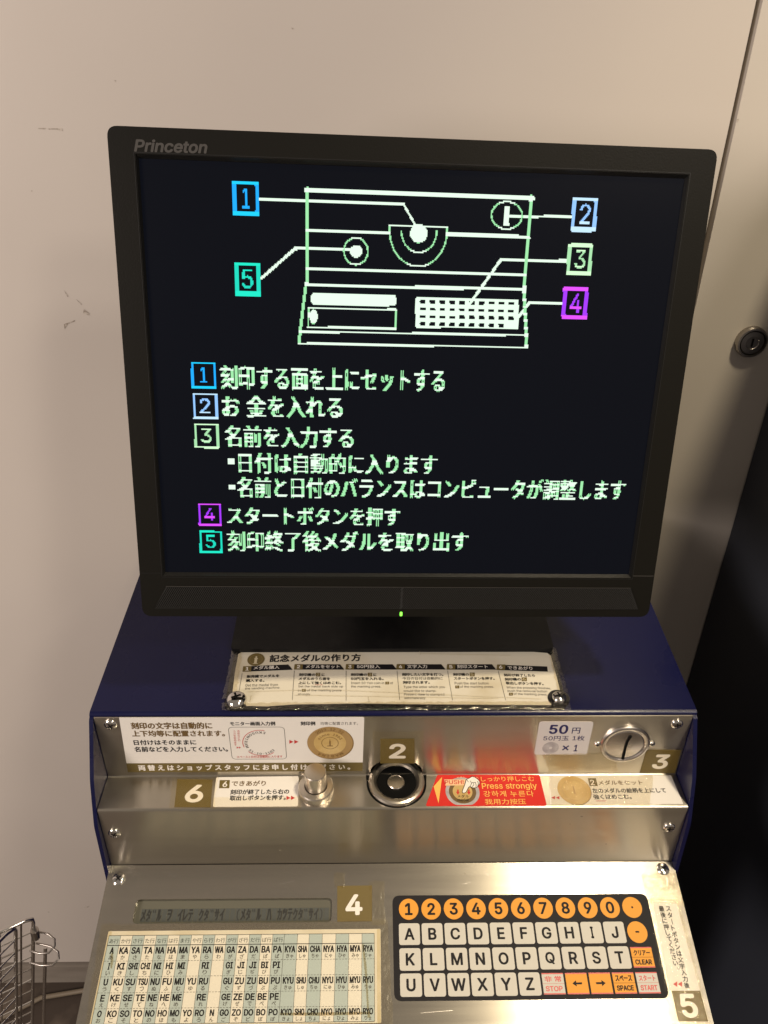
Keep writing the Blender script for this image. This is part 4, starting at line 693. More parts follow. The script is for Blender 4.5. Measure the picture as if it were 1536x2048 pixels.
def key(u, v, kind, s):
    b = MB(); w0, w1 = .0004, .0008; wt = w1+.0001
    if kind == 'round':
        b.slab(KEYP, [circle(u, v, pitch*.435, 36, sy=1.0)], w0, w1, 'amber')
    elif kind == 'letter': b.slab(KEYP, [rounded(rect(u-KW, v-KH, u+KW, v+KH), .0022, 4)], w0, w1, 'key')
    else:
        c = 'key' if kind == 'white' else 'amber'; a, h = pitch*.455, KH*.92
        b.slab(KEYP, [rect(u-a, v-h, u+a, v+h)], w0, w1, c)
        flat(b, KEYP, rect(u-a, v+h-.0009, u+a, v+h), 'redink', wt); flat(b, KEYP, rect(u-a, v-h, u+a, v-h+.0009), 'redink', wt)
        if isinstance(s, tuple):
            ik = 'redink' if kind == 'white' else 'ink'
            line(b, KEYP, [(u-a, v), (u+a, v)], .0002, ik, wt)
            text(b, KEYP, s[0], (u-a*.76, v+h*.18), (u+a*.76, v+h*.18), h*.52, ik, wt, .07, local=True)
            text(b, KEYP, s[1], (u-a*.76, v-h*.70), (u+a*.76, v-h*.70), h*.46, ik, wt, .09, local=True)
        elif s:
            d = 1 if s == 'right' else -1; L = pitch*.20
            flat(b, KEYP, [(u-d*L, v-.0007), (u+d*L*.3, v-.0007), (u+d*L*.3, v+.0007), (u-d*L, v+.0007)], 'ink', wt)
            flat(b, KEYP, [(u+d*L*.2, v+.0022), (u+d*L, v), (u+d*L*.2, v-.0022)], 'ink', wt+.00005)
        return b.build('key', pad)
    if s == '.': flat(b, KEYP, circle(u, v, .0009, 14), 'ink', wt)
    elif s == '-': flat(b, KEYP, rect(u-.0016, v-.0005, u+.0016, v+.0008), 'ink', wt)
    else:
        V, _ = layout(s); wr = (V.max(0)-V.min(0)); hh = pitch*.46 if kind == 'round' else KH*1.02; ww = hh*wr[0]/wr[1]*1.02/2
        ww = ww if s != 'I' else hh*.09
        text(b, KEYP, s, (u-ww, v-hh/2), (u+ww, v-hh/2), hh, 'ink', wt, .075, local=True)
    return b.build('key', pad)
for i, ch in enumerate('1234567890.'): key(urow0+i*pitch, vrow[0], 'round', ch)
for i, ch in enumerate('ABCDEFGHIJ'): key(urow0+i*pitch, vrow[1], 'letter', ch)
key(urow0+10*pitch, vrow[1], 'round', '-')
for i, ch in enumerate('KLMNOPQRST'): key(urow0+i*pitch, vrow[2], 'letter', ch)
key(urow0+10*pitch, vrow[2], 'amber', ('クリアー', 'CLEAR'))
for i, ch in enumerate('UVWXYZ'): key(urow0+i*pitch, vrow[3], 'letter', ch)
key(urow0+6*pitch, vrow[3], 'white', ('非 常', 'STOP')); key(urow0+7*pitch, vrow[3], 'amber', 'left'); key(urow0+8*pitch, vrow[3], 'amber', 'right')
key(urow0+9*pitch, vrow[3], 'amber', ('スペース', 'SPACE')); key(urow0+10*pitch, vrow[3], 'white', ('スタート', 'START'))

# ---------------------------------------------------------------- paper strip at the right edge of the tray
q = quad(KEYP, (1304, 1801), (1352, 1803), (1400, 1981), (1339, 1981)); b = MB(); b.slab(KEYP, [rounded(q, [.001, .002, .0005, .0005])], 0, .0003, 'paper')
def column(s, p0, p1, wpx, hpx, m='ink'):
    n = len(s)
    for i, ch in enumerate(s):
        t = i/(n-1); x = p0[0]+(p1[0]-p0[0])*t; y = p0[1]+(p1[1]-p0[1])*t
        V, _ = layout(ch)
        if ch == 'ー': u, v = KEYP.uv(x, y); line(b, KEYP, [(u, v+.0022), (u, v-.0022)], .0006, m, W1); continue
        if ch == '。': u, v = KEYP.uv(x+2, y-2); line(b, KEYP, circle(u, v, .0008, 12), .0003, m, W1, closed=True); continue
        mn, mx = V.min(0), V.max(0); cw = wpx*min(1, (mx-mn)[0]/.86)/2; chh_ = hpx*min(1, (mx-mn)[1]/.86)
        text(b, KEYP, ch, (x-cw, y+chh_/2), (x+cw, y+chh_/2), chh_, m, W1, .06)
column('スタートボタンは文字入力後', (1337.7, 1818), (1374.5, 1971), 10, 10.5)
column('最後に押してください。', (1324, 1818), (1355, 1939), 10, 10.5)
for x_ in (1350, 1359.5): tri_px(b, KEYP, x_, 1968.5, 4.3, 5.6, 'redink', W1, left=True)
b.build('instruction_sticker', mach, 'narrow white strip with vertical writing at the right edge of the tray')

# ---------------------------------------------------------------- clear tape and laminate (thin wrinkled film)
def film(name, pl, pts, w, m='tape', amp=.0003, nx=14, ny=8, label=None, seed=1):
    q = [np.array(pl.uv(*p)) for p in pts]; rn = random.Random(seed); vs = []
    for j in range(ny+1):
        for i in range(nx+1):
            s, t = i/nx, j/ny; p = (q[0]*(1-s)+q[1]*s)*(1-t)+(q[3]*(1-s)+q[2]*s)*t
            e = 0 if i in (0, nx) or j in (0, ny) else 1
            ja = (1-e)*.0007; vs.append(pl.P(p[0]+rn.uniform(-ja, ja), p[1]+rn.uniform(-ja, ja), w+e*rn.uniform(0, amp)))
    b = MB(); b.add(vs, [(j*(nx+1)+i, (j+1)*(nx+1)+i, (j+1)*(nx+1)+i+1, j*(nx+1)+i+1) for j in range(ny) for i in range(nx)], m, True)
    return b.build(name, mach, label)
film('clear_tape', UPPER, [(745, 1462), (848, 1462), (848, 1532), (750, 1532)], .0009, amp=.0002, seed=2)
film('clear_tape', UPPER, [(1086, 1508), (1228, 1504), (1236, 1543), (1098, 1543)], .0008, 'crumple', .0006, 20, 10, seed=3)
film('clear_tape', UPPER, [(1296, 1497), (1368, 1497), (1362, 1546), (1282, 1546)], .0009, amp=.0002, seed=4)
film('clear_tape', LEDGE, [(1098, 1553), (1306, 1552), (1298, 1614), (1103, 1616)], .0012, 'crumple', .0004, 26, 8, seed=5)
film('clear_tape', LEDGE, [(345, 1556), (436, 1556), (428, 1618), (338, 1618)], .0009, amp=.0002, seed=6)
film('clear_tape', LEDGE, [(425, 1596), (600, 1594), (604, 1618), (420, 1620)], .0011, amp=.0002, seed=7)
film('clear_tape', KEYP, [(668, 1745), (690, 1745), (690, 1775), (668, 1775)], .0005, amp=.0002, seed=8)
film('clear_tape', KEYP, [(738, 1762), (768, 1761), (770, 1850), (742, 1850)], .0006, amp=.0002, seed=9)
film('laminate', KEYP, [(203, 1848), (775, 1840), (790, 2110), (160, 2110)], .0016, 'tape', .0005, 30, 14, 'clear laminate over the letter table', seed=10)
film('clear_tape', KEYP, [(1283, 1748), (1350, 1746), (1368, 1810), (1296, 1806)], .0010, 'crumple', .0006, 10, 10, seed=11)
film('clear_tape', KEYP, [(1294, 1796), (1357, 1796), (1424, 2060), (1344, 2060)], .0014, 'edge_tape', .0009, 9, 40, 'crumpled clear tape along the right edge of the tray', seed=12)
# small stains and scratches in the steel
for pl, x_, y_, a_, b_ in ((RISER, 1163, 1633, 3.2, 1.6), (RISER, 1212, 1688, 2.2, .9), (RISER, 1140, 1648, 1.2, .8), (RISER, 560, 1700, 3, 1), (KEYP, 930, 1748, 2, 1), (LEDGE, 845, 1574, 1.5, .9)):
    b = MB(); b.slab(pl, [quad(pl, (x_-a_, y_), (x_-a_*.2, y_-b_), (x_+a_, y_-b_*.5), (x_+a_*.4, y_+b_))], .0001, .0001, 'dirt'); b.build('stain', mach)
for x0, y0, x1, y1 in ((968, 1742, 978, 1752), (925, 1768, 940, 1765), (992, 1770, 1012, 1772), (1190, 1772, 1268, 1764), (560, 1768, 590, 1762), (330, 1742, 352, 1756), (1105, 2030, 1160, 2022), (842, 2026, 905, 2021)):
    b = MB(); line(b, KEYP, [KEYP.uv(x0, y0), KEYP.uv(x1, y1)], .00028, 'satin', .0001); b.build('scratch', mach)
# tape remains: small air bubbles and torn ends
for x_, y_, r_ in ((1378, 2019, .0014), (1390, 2037, .001), (1398, 2028, .0008)):
    b = MB(); u, v = KEYP.uv(x_, y_); b.lathe(KEYP, u, v, [(r_, .0014), (r_*.8, .0024), (r_*.3, .003), (.00001, .0031)], 'crumple', 12); b.build('tape_bubble', mach)

# ---------------------------------------------------------------- instruction board bolted on the hood
q = quad(HOOD, (471, 1303), (1104, 1305), (1136, 1421), (449, 1422)); HV0 = .0012
bv1 = (q[0][1]+q[1][1])/2; bv0 = max((q[2][1]+q[3][1])/2, .002); bu0 = (q[0][0]+q[3][0])/2; bu1 = (q[1][0]+q[2][0])/2
b = MB(); b.slab(HOOD, [rounded(rect(bu0, bv0, bu1, bv1), [.007, .007, .002, .002], 5)], 0, .0030, 'board')
board = b.build('instruction_board', mach, 'black board with a cream how-to sheet bolted on the hood')
q = quad(HOOD, (477.5, 1310), (1098, 1311.5), (1120, 1415.5), (470, 1418))
su0 = (q[0][0]+q[3][0])/2; su1 = (q[1][0]+q[2][0])/2; sv1 = (q[0][1]+q[1][1])/2; sv0 = (q[2][1]+q[3][1])/2
c5 = lambda x, y: (440+x/4.267, 1290+y/4.267)
c6 = lambda x, y: (780+x/4.151, 1290+y/4.151)
ol = [c5(160, 100), c5(185, 84), c5(500, 70), c5(1000, 62), c6(80, 60), c6(700, 60), c6(1120, 74), c6(1300, 88), c6(1330, 110), c6(1380, 290), c6(1408, 405), c6(1350, 440), c6(1332, 520), c6(800, 516), c6(200, 512), c5(1200, 520), c5(640, 528), c5(400, 545), c5(225, 540), c5(200, 470), c5(108, 440), c5(130, 260)]
b = MB(); b.slab(HOOD, [quad(HOOD, *ol)], .0030, .0035, 'cream'); H1 = .0037
ec = HOOD.uv(512.6, 1324.6); er = .0078
flat(b, HOOD, circle(ec[0], ec[1], er, 36), 'olive', H1)
for x0, y0, x1, y1 in ((-.28, -.75, .28, -.62), (-.16, -.62, .16, .1), (-.22, .1, .22, .2), (-.1, .2, .1, .5)): flat(b, HOOD, rect(ec[0]+x0*er, ec[1]+y0*er, ec[0]+x1*er, ec[1]+y1*er), 'cream_edge', H1+.0002)
line(b, HOOD, circle(ec[0], ec[1], er*.72, 30), .0002, 'gold2', H1+.0002, closed=True)
text(b, HOOD, '記念メダルの作り方', (539.6, 1329.8), (720.8, 1327.6), 14, 'ink', H1, .07, track=.03)
def bar(pts, num, s, t0, t1):
    (x0, y0), (x1, y1), hh = pts
    flat(b, HOOD, quad(HOOD, (x0, y0), (x1-9, y1), (x1, y1+hh), (x0-1.5, y0+hh)), 'ink', H1)
    flat(b, HOOD, quad(HOOD, (x0, y0), (x0+16.5, y0), (x0+15.5, y0+hh), (x0-1.5, y0+hh)), 'olive', H1+.0002)
    text(b, HOOD, num, (x0+4.6, y0+hh-2.2), (x0+10.4, y0+hh-2.2), hh-4.6, 'white', H1+.0004, .07)
    text(b, HOOD, s, (t0, y0+hh-2+(y1-y0)*.4), (t1, y0+hh-2+(y1-y0)*.8), hh-3.6, 'white', H1+.0004, .03)
bar([(487.2, 1338.6), (585.8, 1334.6), 10.6], '1', 'メダル購入', 508, 559)
bar([(589.8, 1334.3), (689, 1334.3), 10.6], '2', 'メダルをセット', 612, 679)
bar([(692.3, 1334.3), (794, 1334.3), 10.6], '3', '50円投入', 714, 760)
bar([(793.4, 1334.2), (891, 1334.2), 10.6], '4', '文字入力', 814, 854)
bar([(894, 1334.2), (992, 1334.2), 10.8], '5', '刻印スタート', 914, 975)
bar([(993.5, 1335), (1102, 1338.6), 10.6], '6', 'できあがり', 1015, 1064)
flat(b, HOOD, quad(HOOD, (1093.2, 1337.5), (1105, 1338), (1106, 1349.5), (1094.6, 1349.5)), 'cream', H1+.0003)
for x0, y0, x1, y1 in ((485, 1352, 478.5, 1391), (589, 1347, 585, 1406), (692.3, 1347, 692.3, 1407), (793.8, 1347, 799, 1405), (894.6, 1347, 904.5, 1406), (995.8, 1348, 1010.5, 1406)):
    line(b, HOOD, [HOOD.uv(x0, y0), HOOD.uv(x1, y1)], .00035, 'thin_ink', H1)
def tx(s, x0, y, x1, h, m='ink', bo=.07, dy=0): text(b, HOOD, s, (x0, y), (x1, y+dy), h, m, H1, bo)
def tag_(s, x, y, w=8.6, h=7.4): flat(b, HOOD, quad(HOOD, (x, y-h), (x+w, y-h), (x+w, y), (x, y)), 'olive', H1); text(b, HOOD, s, (x+2.2, y-1), (x+w-2.4, y-1), h-2.2, 'cream_edge', H1+.0002)
g5 = 'thin_ink'
tx('販売機でメダルを', 494, 1361.6, 558.5, 5.6, dy=-1.6); tx('購入する。', 492.4, 1369.8, 529, 5.6, dy=-.6); tx('Get the medal from', 491, 1379, 556, 5.4, g5, 0, -1.4); tx('the vending machine.', 490.4, 1386, 560.5, 5.4, g5, 0, -2)
tx('刻印機の', 598, 1357.8, 630.5, 5.6); tag_('2', 632, 1358.6); tx('に', 643.5, 1357.8, 649, 5); tx('メダルのうら面を', 597.8, 1366, 660, 5.6); tx('上にして強くはめこむ。', 596.8, 1374.2, 682, 5.6)
tx('Set the medal back side up', 596.6, 1381.6, 686, 5.2, g5, 0); tx('in', 596, 1388.6, 601.5, 4.2, g5, 0); tag_('2', 604, 1389, 8, 5.4); tx('of the marking press', 614, 1389.6, 683, 5.6, g5, 0); tx('strongly.', 596, 1397.6, 622, 5.6, g5, 0)
line(b, HOOD, [HOOD.uv(630+i*1.7, 1375.2+(.5 if i % 2 else -.3)) for i in range(10)], .0003, 'redink', H1)
tx('刻印機の', 701.8, 1357.8, 734, 5.6); tag_('3', 735.5, 1358.6); tx('に', 747, 1357.8, 752.5, 5); tx('50円玉を入れる。', 702, 1366, 767, 5.6); tx('Insert 50 Yen coin in', 702, 1374, 768, 4.8, g5, 0); tag_('3', 770.5, 1374.5, 7.5, 5.4); tx('of', 780.5, 1374, 786, 4.6, g5, 0); tx('the marking press.', 702, 1382, 762, 5.6, g5, 0)
tx('刻印したい文字を打つ。', 804, 1357.4, 886, 5.6); tx('今日の日付は自動的に', 804.5, 1365.2, 885, 5.6, bo=.01); tx('刻印されます。', 806, 1373.2, 859, 5.6); tx('Type the letter which you', 807, 1383, 889.5, 5.8, g5, 0); tx('would like to stamp.', 807, 1390.6, 872, 5.6, g5, 0); tx('Present date is stamped', 808, 1397.8, 888.5, 5.6, g5, 0); tx('automatically.', 808.5, 1405, 852, 5.6, g5, 0)
tx('刻印機の', 906.2, 1357.4, 937.5, 5.6); tag_('5', 938.8, 1358.4, 10, 7.6); tx('スタートボタンを押す。', 907.5, 1365.4, 988.5, 5.6); tx('Push the start button', 909, 1374.6, 976.5, 4.8, g5, 0); tag_('5', 910, 1382.4, 8, 5.6); tx('of the marking press.', 919.8, 1382.4, 987, 5.6, g5, 0)
tx('刻印が終了したら', 1007.4, 1358.4, 1069, 5.6, dy=1.2); tx('刻印機の', 1009.6, 1367, 1041, 5.6); tag_('6', 1042.3, 1368, 10.5, 7.6); tx('取出しボタンを押す。', 1011.4, 1374.6, 1086, 5.6, dy=1.4); tx('When the pressing finishes,', 1012.5, 1383.8, 1101, 5.6, g5, 0, 1.8); tx('push the removal button', 1014.8, 1390.4, 1093.5, 5.6, g5, 0, 1.4); tag_('6', 1017, 1396.8, 8, 5.6); tx('of the marking press.', 1027, 1396.6, 1094, 5.6, g5, 0, 1.4)
b.build('sheet', board, 'cream how-to sheet in six numbered columns')
# faint creases in the sheet's laminate
for p0, p1 in ((c5(240, 425), c5(900, 408)), (c5(900, 408), c6(1250, 475)), (c5(640, 455), c6(900, 470)), (c6(240, 70), c6(255, 110)), (c6(250, 98), c6(1000, 112)), (c5(270, 460), c5(260, 520)), (c5(1265, 470), c5(1275, 510))):
    b = MB(); line(b, HOOD, [HOOD.uv(*p0), HOOD.uv(*p1)], .00035, 'cream_edge', H1+.0005); b.build('crease', board)
screw(HOOD, 474, 1406.5, .0088, board, h=.0055, m='chrome', seat=.0036); screw(HOOD, 1116, 1403, .0062, board, h=.0042, m='chrome', seat=.0046)
b = MB(); u_, v_ = HOOD.uv(1116, 1403); b.lathe(HOOD, u_, v_, [(.0096, .0035), (.0094, .0044), (.006, .0046)], 'board', 30); b.build('washer', board)
mach_parent = mach
def bfilm(pts, w, amp, nx, ny, seed):
    o = film('clear_tape', HOOD, pts, w, 'crumple', amp, nx, ny, seed=seed); o.parent = board; o.location = WORLD[o]-WORLD[board]
bfilm([(446, 1412), (1136, 1409), (1140, 1425), (444, 1427)], .0042, .0012, 90, 4, 21)
bfilm([(466, 1300), (486, 1300), (474, 1400), (446, 1404)], .0040, .0012, 5, 22, 22)
bfilm([(1094, 1303), (1110, 1303), (1140, 1405), (1118, 1405)], .0040, .0012, 5, 22, 23)
bfilm([(468, 1299), (1106, 1301), (1107, 1309), (466, 1308)], .0040, .0006, 60, 2, 24)

# ================================================================== THE MONITOR
mon = thing('monitor', (0, .66, -.485), 'black flat monitor showing glowing green writing, standing on the blue hood', 'monitor')
O0, O1, P0, P1 = -.2068, .2085, -.1880, .1697
inn = rect(-.1893, -.1526, .1893, .1532)
b = MB()
outer = rounded([(O0-.0008, P0), (O1, P0), (O1-.001, P1), (O0, P1)], [.008, .008, .007, .007], 6)
b.slab(MON, [outer, inn], -.012, 0, 'bezel')
# slightly raised outer rim and chamfered inner lip
def ring(b, pl, l0, w0, l1, w1, m):
    n = len(l0); b.add([pl.P(u, v, w0) for u, v in l0]+[pl.P(u, v, w1) for u, v in l1], [(i, (i+1) % n, n+(i+1) % n, n+i) for i in range(n)], m)
i2 = rect(-.1880, -.1508, .1880, .1508)
ring(b, MON, inn[::-1], -.0002, i2[::-1], -.0034, 'lip')
lr = rect(-.1902, -.1535, .1902, .1541)
for k in range(4): line(b, MON, [lr[k], lr[(k+1) % 4]], .0005, 'lip', .0002+k*.00004)
bez = b.build('bezel', mon)
# body behind
b = MB(); bk = rounded([(O0+.004, P0+.004), (O1-.004, P0+.004), (O1-.004, P1-.004), (O0+.004, P1-.004)], .008, 5); bk2 = rounded([(O0+.03, P0+.04), (O1-.03, P0+.04), (O1-.03, P1-.03), (O0+.03, P1-.03)], .012, 5)
ring(b, MON, bk, -.030, bk, -.012, 'bezel'); ring(b, MON, bk2, -.055, bk, -.030, 'bezel'); b.add([MON.P(u, v, -.055) for u, v in bk2], [tuple(range(len(bk2)))[::-1]], 'bezel')
b.build('back_shell', mon)
# joint line between the frame and the lower strip
b = MB(); vj = MON.uv(300, 1146)[1]
line(b, MON, [(O0-.0006, vj), (-.1905, vj)], .0004, 'lip', .0002); b.build('joint_line', mon)
b = MB(); line(b, MON, [(.1905, vj-.0005), (O1, vj-.0005)], .0004, 'logo', .0002); b.build('joint_line', mon)
# speaker grille: two trapezoid halves of fine diagonal ribs
gq = quad(MON, (332, 1172), (1262, 1172), (1277, 1216), (308, 1216.5)); mid = MON.uv(803, 1195)[0]
gv1, gv0 = gq[0][1], gq[3][1]
b = MB(); b.slab(MON, [[(gq[0][0], gv1), (gq[3][0], gv0), (gq[2][0], gv0), (gq[1][0], gv1)]], .0001, .0003, 'grille')
gr_ = b.build('speaker_grille', mon)
b = MB(); line(b, MON, [(gq[0][0], gv1), (gq[1][0], gv1)], .0005, 'ridge', .0006); line(b, MON, [(gq[3][0], gv0), (gq[0][0], gv1)], .0005, 'bezel', .0006); line(b, MON, [(gq[1][0], gv1), (gq[2][0], gv0)], .0005, 'bezel', .0006); b.build('ridge', gr_)
b = MB(); st = .0016; u = gq[3][0]-.02
def xl(v): return gq[3][0]+(gq[0][0]-gq[3][0])*(v-gv0)/(gv1-gv0)
def xr(v): return gq[2][0]+(gq[1][0]-gq[2][0])*(v-gv0)/(gv1-gv0)
while u < gq[2][0]:
    for lo, hi in ((lambda v: xl(v)+.0005, lambda v: mid-.0003), (lambda v: mid+.0003, lambda v: xr(v)-.0005)):
        v0, v1 = gv0+.0004, gv1-.0006; X = lambda t: u+.011*t; Vv = lambda t: v0+(v1-v0)*t
        ok = [k/24 for k in range(25) if lo(Vv(k/24)) <= X(k/24) and X(k/24)+.0007 <= hi(Vv(k/24))]
        if len(ok) > 1:
            t0, t1 = ok[0], ok[-1]; a, bb, va, vb = X(t0), X(t1), Vv(t0), Vv(t1)
            b.add([MON.P(a, va, .0004), MON.P(a+.0008, va, .0004), MON.P(bb+.0008, vb, .0004), MON.P(bb, vb, .0004), MON.P(a+.0004, va, .0009), MON.P(bb+.0004, vb, .0009)], [(0, 4, 5, 3), (4, 1, 2, 5)], 'bezel')
    u += st
b.build('grille_ribs', gr_, kind='stuff')
b = MB(); lu, lv = MON.uv(802, 1227.6); b.slab(MON, [rounded(rect(lu-.0010, lv-.0018, lu+.0010, lv+.0018), .0008)], 0, .0006, 'green_led'); b.build('power_light', mon)
b = MB(); text(b, MON, 'Princeton', (269.5, 302.5), (411.5, 306.4), 23.5, 'logo', .0002, .09, shear=.26); b.build('lettering', mon)
# stand
b = MB(); fq = quad(HOOD, (477, 1234), (1085, 1232)); b.slab(HOOD, [rounded(rect(-.1495, .0685, .1482, .275), [.004, .004, .03, .03], 5)], 0, .0080, 'black'); base = b.build('stand_base', mon)
nk0 = HOOD.P(0, .205, .008); nk1 = MON.P(0, -.04, -.050)
b = MB(); NP = Plane(nk0, (1, 0, 0), tuple(nk1-nk0)); L = float(np.linalg.norm(nk1-nk0)); b.slab(NP, [rounded(rect(-.045, 0, .045, L), .006)], -.012, .012, 'black', back=True); b.build('stand_neck', mon)

# ---------------------------------------------------------------- the picture on the screen, as lit cells
b = MB(); b.slab(MON, [rect(-.1880, -.1507, .1880, .1507)], -.006, -.0035, 'screen')
scr = b.build('screen', mon)
NX, NY = 520, 330; CW, CH = .376/NX, .3012/NY
used = np.zeros((NY, NX), bool)
def cell_uv(i, j): return -.188+i*CW, .1506-j*CH
def r_tris(V, T):                            # coverage raster of triangles in screen coordinates, 3x3 samples per cell
    SS = 3; g = np.zeros((NY*SS, NX*SS), bool)
    X = (V[:, 0]+.188)/CW*SS; Y = (.1506-V[:, 1])/CH*SS
    for t in T:
        x, y = X[list(t)], Y[list(t)]; x0, x1 = int(max(x.min()-1, 0)), int(min(x.max()+2, NX*SS)); y0, y1 = int(max(y.min()-1, 0)), int(min(y.max()+2, NY*SS))
        if x1 <= x0 or y1 <= y0: continue
        gx, gy = np.meshgrid(np.arange(x0, x1)+.5, np.arange(y0, y1)+.5)
        d = [(x[(k+1) % 3]-x[k])*(gy-y[k])-(y[(k+1) % 3]-y[k])*(gx-x[k]) for k in range(3)]
        g[y0:y1, x0:x1] |= ((d[0] >= 0) & (d[1] >= 0) & (d[2] >= 0)) | ((d[0] <= 0) & (d[1] <= 0) & (d[2] <= 0))
    return g.reshape(NY, SS, NX, SS).mean((1, 3))
def emit_cells(name, g, mh, mv, run=5, parent=None):
    g = g & ~used; used[g] = True; b = MB(); w = -.0032
    for j in range(NY):
        i = 0
        while i < NX:
            if g[j, i]:
                k = i
                while k < NX and g[j, k]: k += 1
                u0, v1 = cell_uv(i, j); u1 = u0+(k-i)*CW
                m = mh if k-i >= run else mv
                b.add([MON.P(u0, v1-CH, w), MON.P(u1, v1-CH, w), MON.P(u1, v1, w), MON.P(u0, v1, w)], [(0, 1, 2, 3)], m); i = k
            else: i += 1
    return b.build(name, parent or scr)
def s_text(s, bl, br, h, mh='e_white', mv='e_green', bold=1.7, thr=.48, name='text_line'):
    V, T = layout(s); mn, mx = V.min(0), V.max(0); p0, p1 = MON.uv(*bl), MON.uv(*br); hh = np.linalg.norm(MON.uv(bl[0], bl[1]-h)-p0)
    U = (V-mn)/(mx-mn); ex = p1-p0; ey = np.array((-ex[1], ex[0]))/np.linalg.norm(ex)*hh; Q = p0+U[:, :1]*ex+U[:, 1:]*ey
    Q = np.round(Q/1e-5)*1e-5; g = np.zeros((NY, NX))
    k = bold*CW*.5
    for dx in ((0,) if not bold else (-k, k)): g = np.maximum(g, r_tris(Q+np.array((dx, 0)), T))
    return g > thr
def poly_tris(pts):
    P_ = np.array([MON.uv(*p) for p in pts]); return P_, [(0, i, i+1) for i in range(1, len(pts)-1)]
def s_line(pts, th=3.8, closed=False):
    g = np.zeros((NY, NX)); n = len(pts)
    for i in range(n if closed else n-1):
        a, c = np.array(pts[i], float), np.array(pts[(i+1) % n], float); d = (c-a)/max(np.linalg.norm(c-a), 1e-6); q = np.array((-d[1], d[0]))*th/2; a = a-d*th*.4; c = c+d*th*.4
        V, T = poly_tris([a-q, c-q, c+q, a+q]); g = np.maximum(g, r_tris(V, T))
    return g > .45
def s_fill(pts): V, T = poly_tris(pts); return r_tris(V, T) > .5
def ell(cx, cy, rx, ry, n=40, a0=0, a1=360): return [(cx+rx*math.cos(math.radians(a0+(a1-a0)*i/n)), cy+ry*math.sin(math.radians(a0+(a1-a0)*i/n))) for i in range(n+(a1-a0 < 360))]
def num_box(s, x0, y0, x1, y1, mh, mv, tv=3.2, th=4.4, skew=0.0):
    g = s_fill([(x0, y0), (x1, y0+1), (x1-skew, y1+1), (x0-skew, y1)]) & ~s_fill([(x0+th, y0+tv), (x1-th, y0+tv+.8), (x1-th-skew, y1-tv*1.4+.8), (x0+th-skew, y1-tv*1.4)])
    w = x1-x0; h = y1-y0; cw = .42*w/2 if s != '1' else .24*w/2; cx = (x0+x1)/2-skew/2
    g |= s_text(s, (cx-cw, y1-h*.22), (cx+cw, y1-h*.22+.4), h*.58, bold=.3, thr=.4)
    emit_cells('boxed_number', g, mh, mv, 9)
# legend boxes, then the boxes round the drawing
num_box('1', 380, 724.5, 430, 778, 'e_cyan', 'e_blue', skew=-2); num_box('2', 383.5, 788, 433, 840, 'e_pale', 'e_sky', skew=-2); num_box('3', 386.5, 849, 435.5, 898, 'e_pgreen', 'e_pgreen2', skew=-1.6)
num_box('4', 394.5, 1009, 441, 1053.5, 'e_mag', 'e_vio', skew=-1.5); num_box('5', 397, 1064, 442.5, 1109, 'e_teal', 'e_teal2', skew=-1.5)
num_box('1', 463.5, 361.5, 517, 431, 'e_cyan', 'e_blue', 7, 8, -1.5); num_box('5', 467.5, 524.5, 520, 592.5, 'e_teal', 'e_teal2', 7, 8, -1.5)
num_box('2', 1148, 394, 1198.5, 463, 'e_pale', 'e_sky', 7, 7, 4); num_box('3', 1138.5, 487, 1188.5, 551, 'e_pgreen', 'e_pgreen2', 6.5, 7, 4); num_box('4', 1129, 574.5, 1180, 639.5, 'e_mag', 'e_vio', 6.5, 8, 4)
# drawing of the machine
g = s_line([(611, 379), (1069, 396)], 7.5) | s_line([(614.5, 376), (614.5, 566)], 6) | s_line([(1064.5, 392), (1050, 585), (1054.5, 668), (1054.5, 696)], 6.5)
g |= s_line([(612, 566), (600, 662)], 6) | s_line([(600, 660), (598, 688)], 6) | s_line([(597, 688), (1057, 696)], 4) | s_line([(598, 664), (1056, 671.5)], 4)
g |= s_line([(616, 461.5), (779, 466.5)], 6.5) | s_line([(896, 468.5), (1060, 474)], 6.5) | s_line([(616, 538), (1053, 549.5)], 6) | s_line([(616, 570.5), (1051, 579.5)], 6)
g |= s_line([(779, 451), (896, 454.5)], 3.4) | s_line([(779, 451)]+ell(837.5, 462, 57.5, 71, 30, 0, 180)[::-1]+[(896, 454.5)], 3.2) | s_line(ell(839, 462, 35.5, 43, 26, 0, 180), 3)
g |= s_fill(ell(838.5, 467, 17.5, 19, 30)) | s_fill(ell(712.5, 503, 13, 12.5, 24)) | s_line(ell(712, 502.5, 24, 27, 36), 3.3, True) | s_line(ell(1015.5, 430.5, 31, 27.5, 40), 3.3, True)
g |= s_fill([(1010.5, 411), (1021, 411.4), (1020, 451), (1009.5, 451)])
g |= s_fill(rounded([(622, 586), (793, 590), (793, 613), (622, 610)], 8, 4)) | s_line([(617, 617), (793, 620), (792, 658), (616, 655)], 3.6, True) | s_fill(ell(627, 634, 8, 15, 20)) 
kb = s_fill(rounded([(832, 595), (1039, 599.5), (1039, 659.5), (831, 656)], 5, 3))
for r_ in range(4):
    for c_i in range(10):
        if r_ == 3 and c_i >= 9: continue
        x_ = 840.5+c_i*19.75; y_ = 600.5+r_*14.9+c_i*.42; kb &= ~s_fill([(x_, y_), (x_+11.5, y_+.3), (x_+11.5, y_+7), (x_, y_+6.7)])
g |= kb
emit_cells('machine_diagram', g, 'e_white', 'e_green', 4)
for g in (s_line([(519, 397.5), (808, 408), (833, 453)], 4.2), s_line([(522, 557), (590, 497), (706, 500)], 6), s_line([(1020, 431), (1147, 434.5)], 5.5), s_line([(1138, 522), (1004, 519), (937, 614)], 5.5), s_line([(1128, 608.5), (1061, 606.5), (1034, 640)], 5.5)): emit_cells('pointer_line', g, 'e_white', 'e_white', 3)

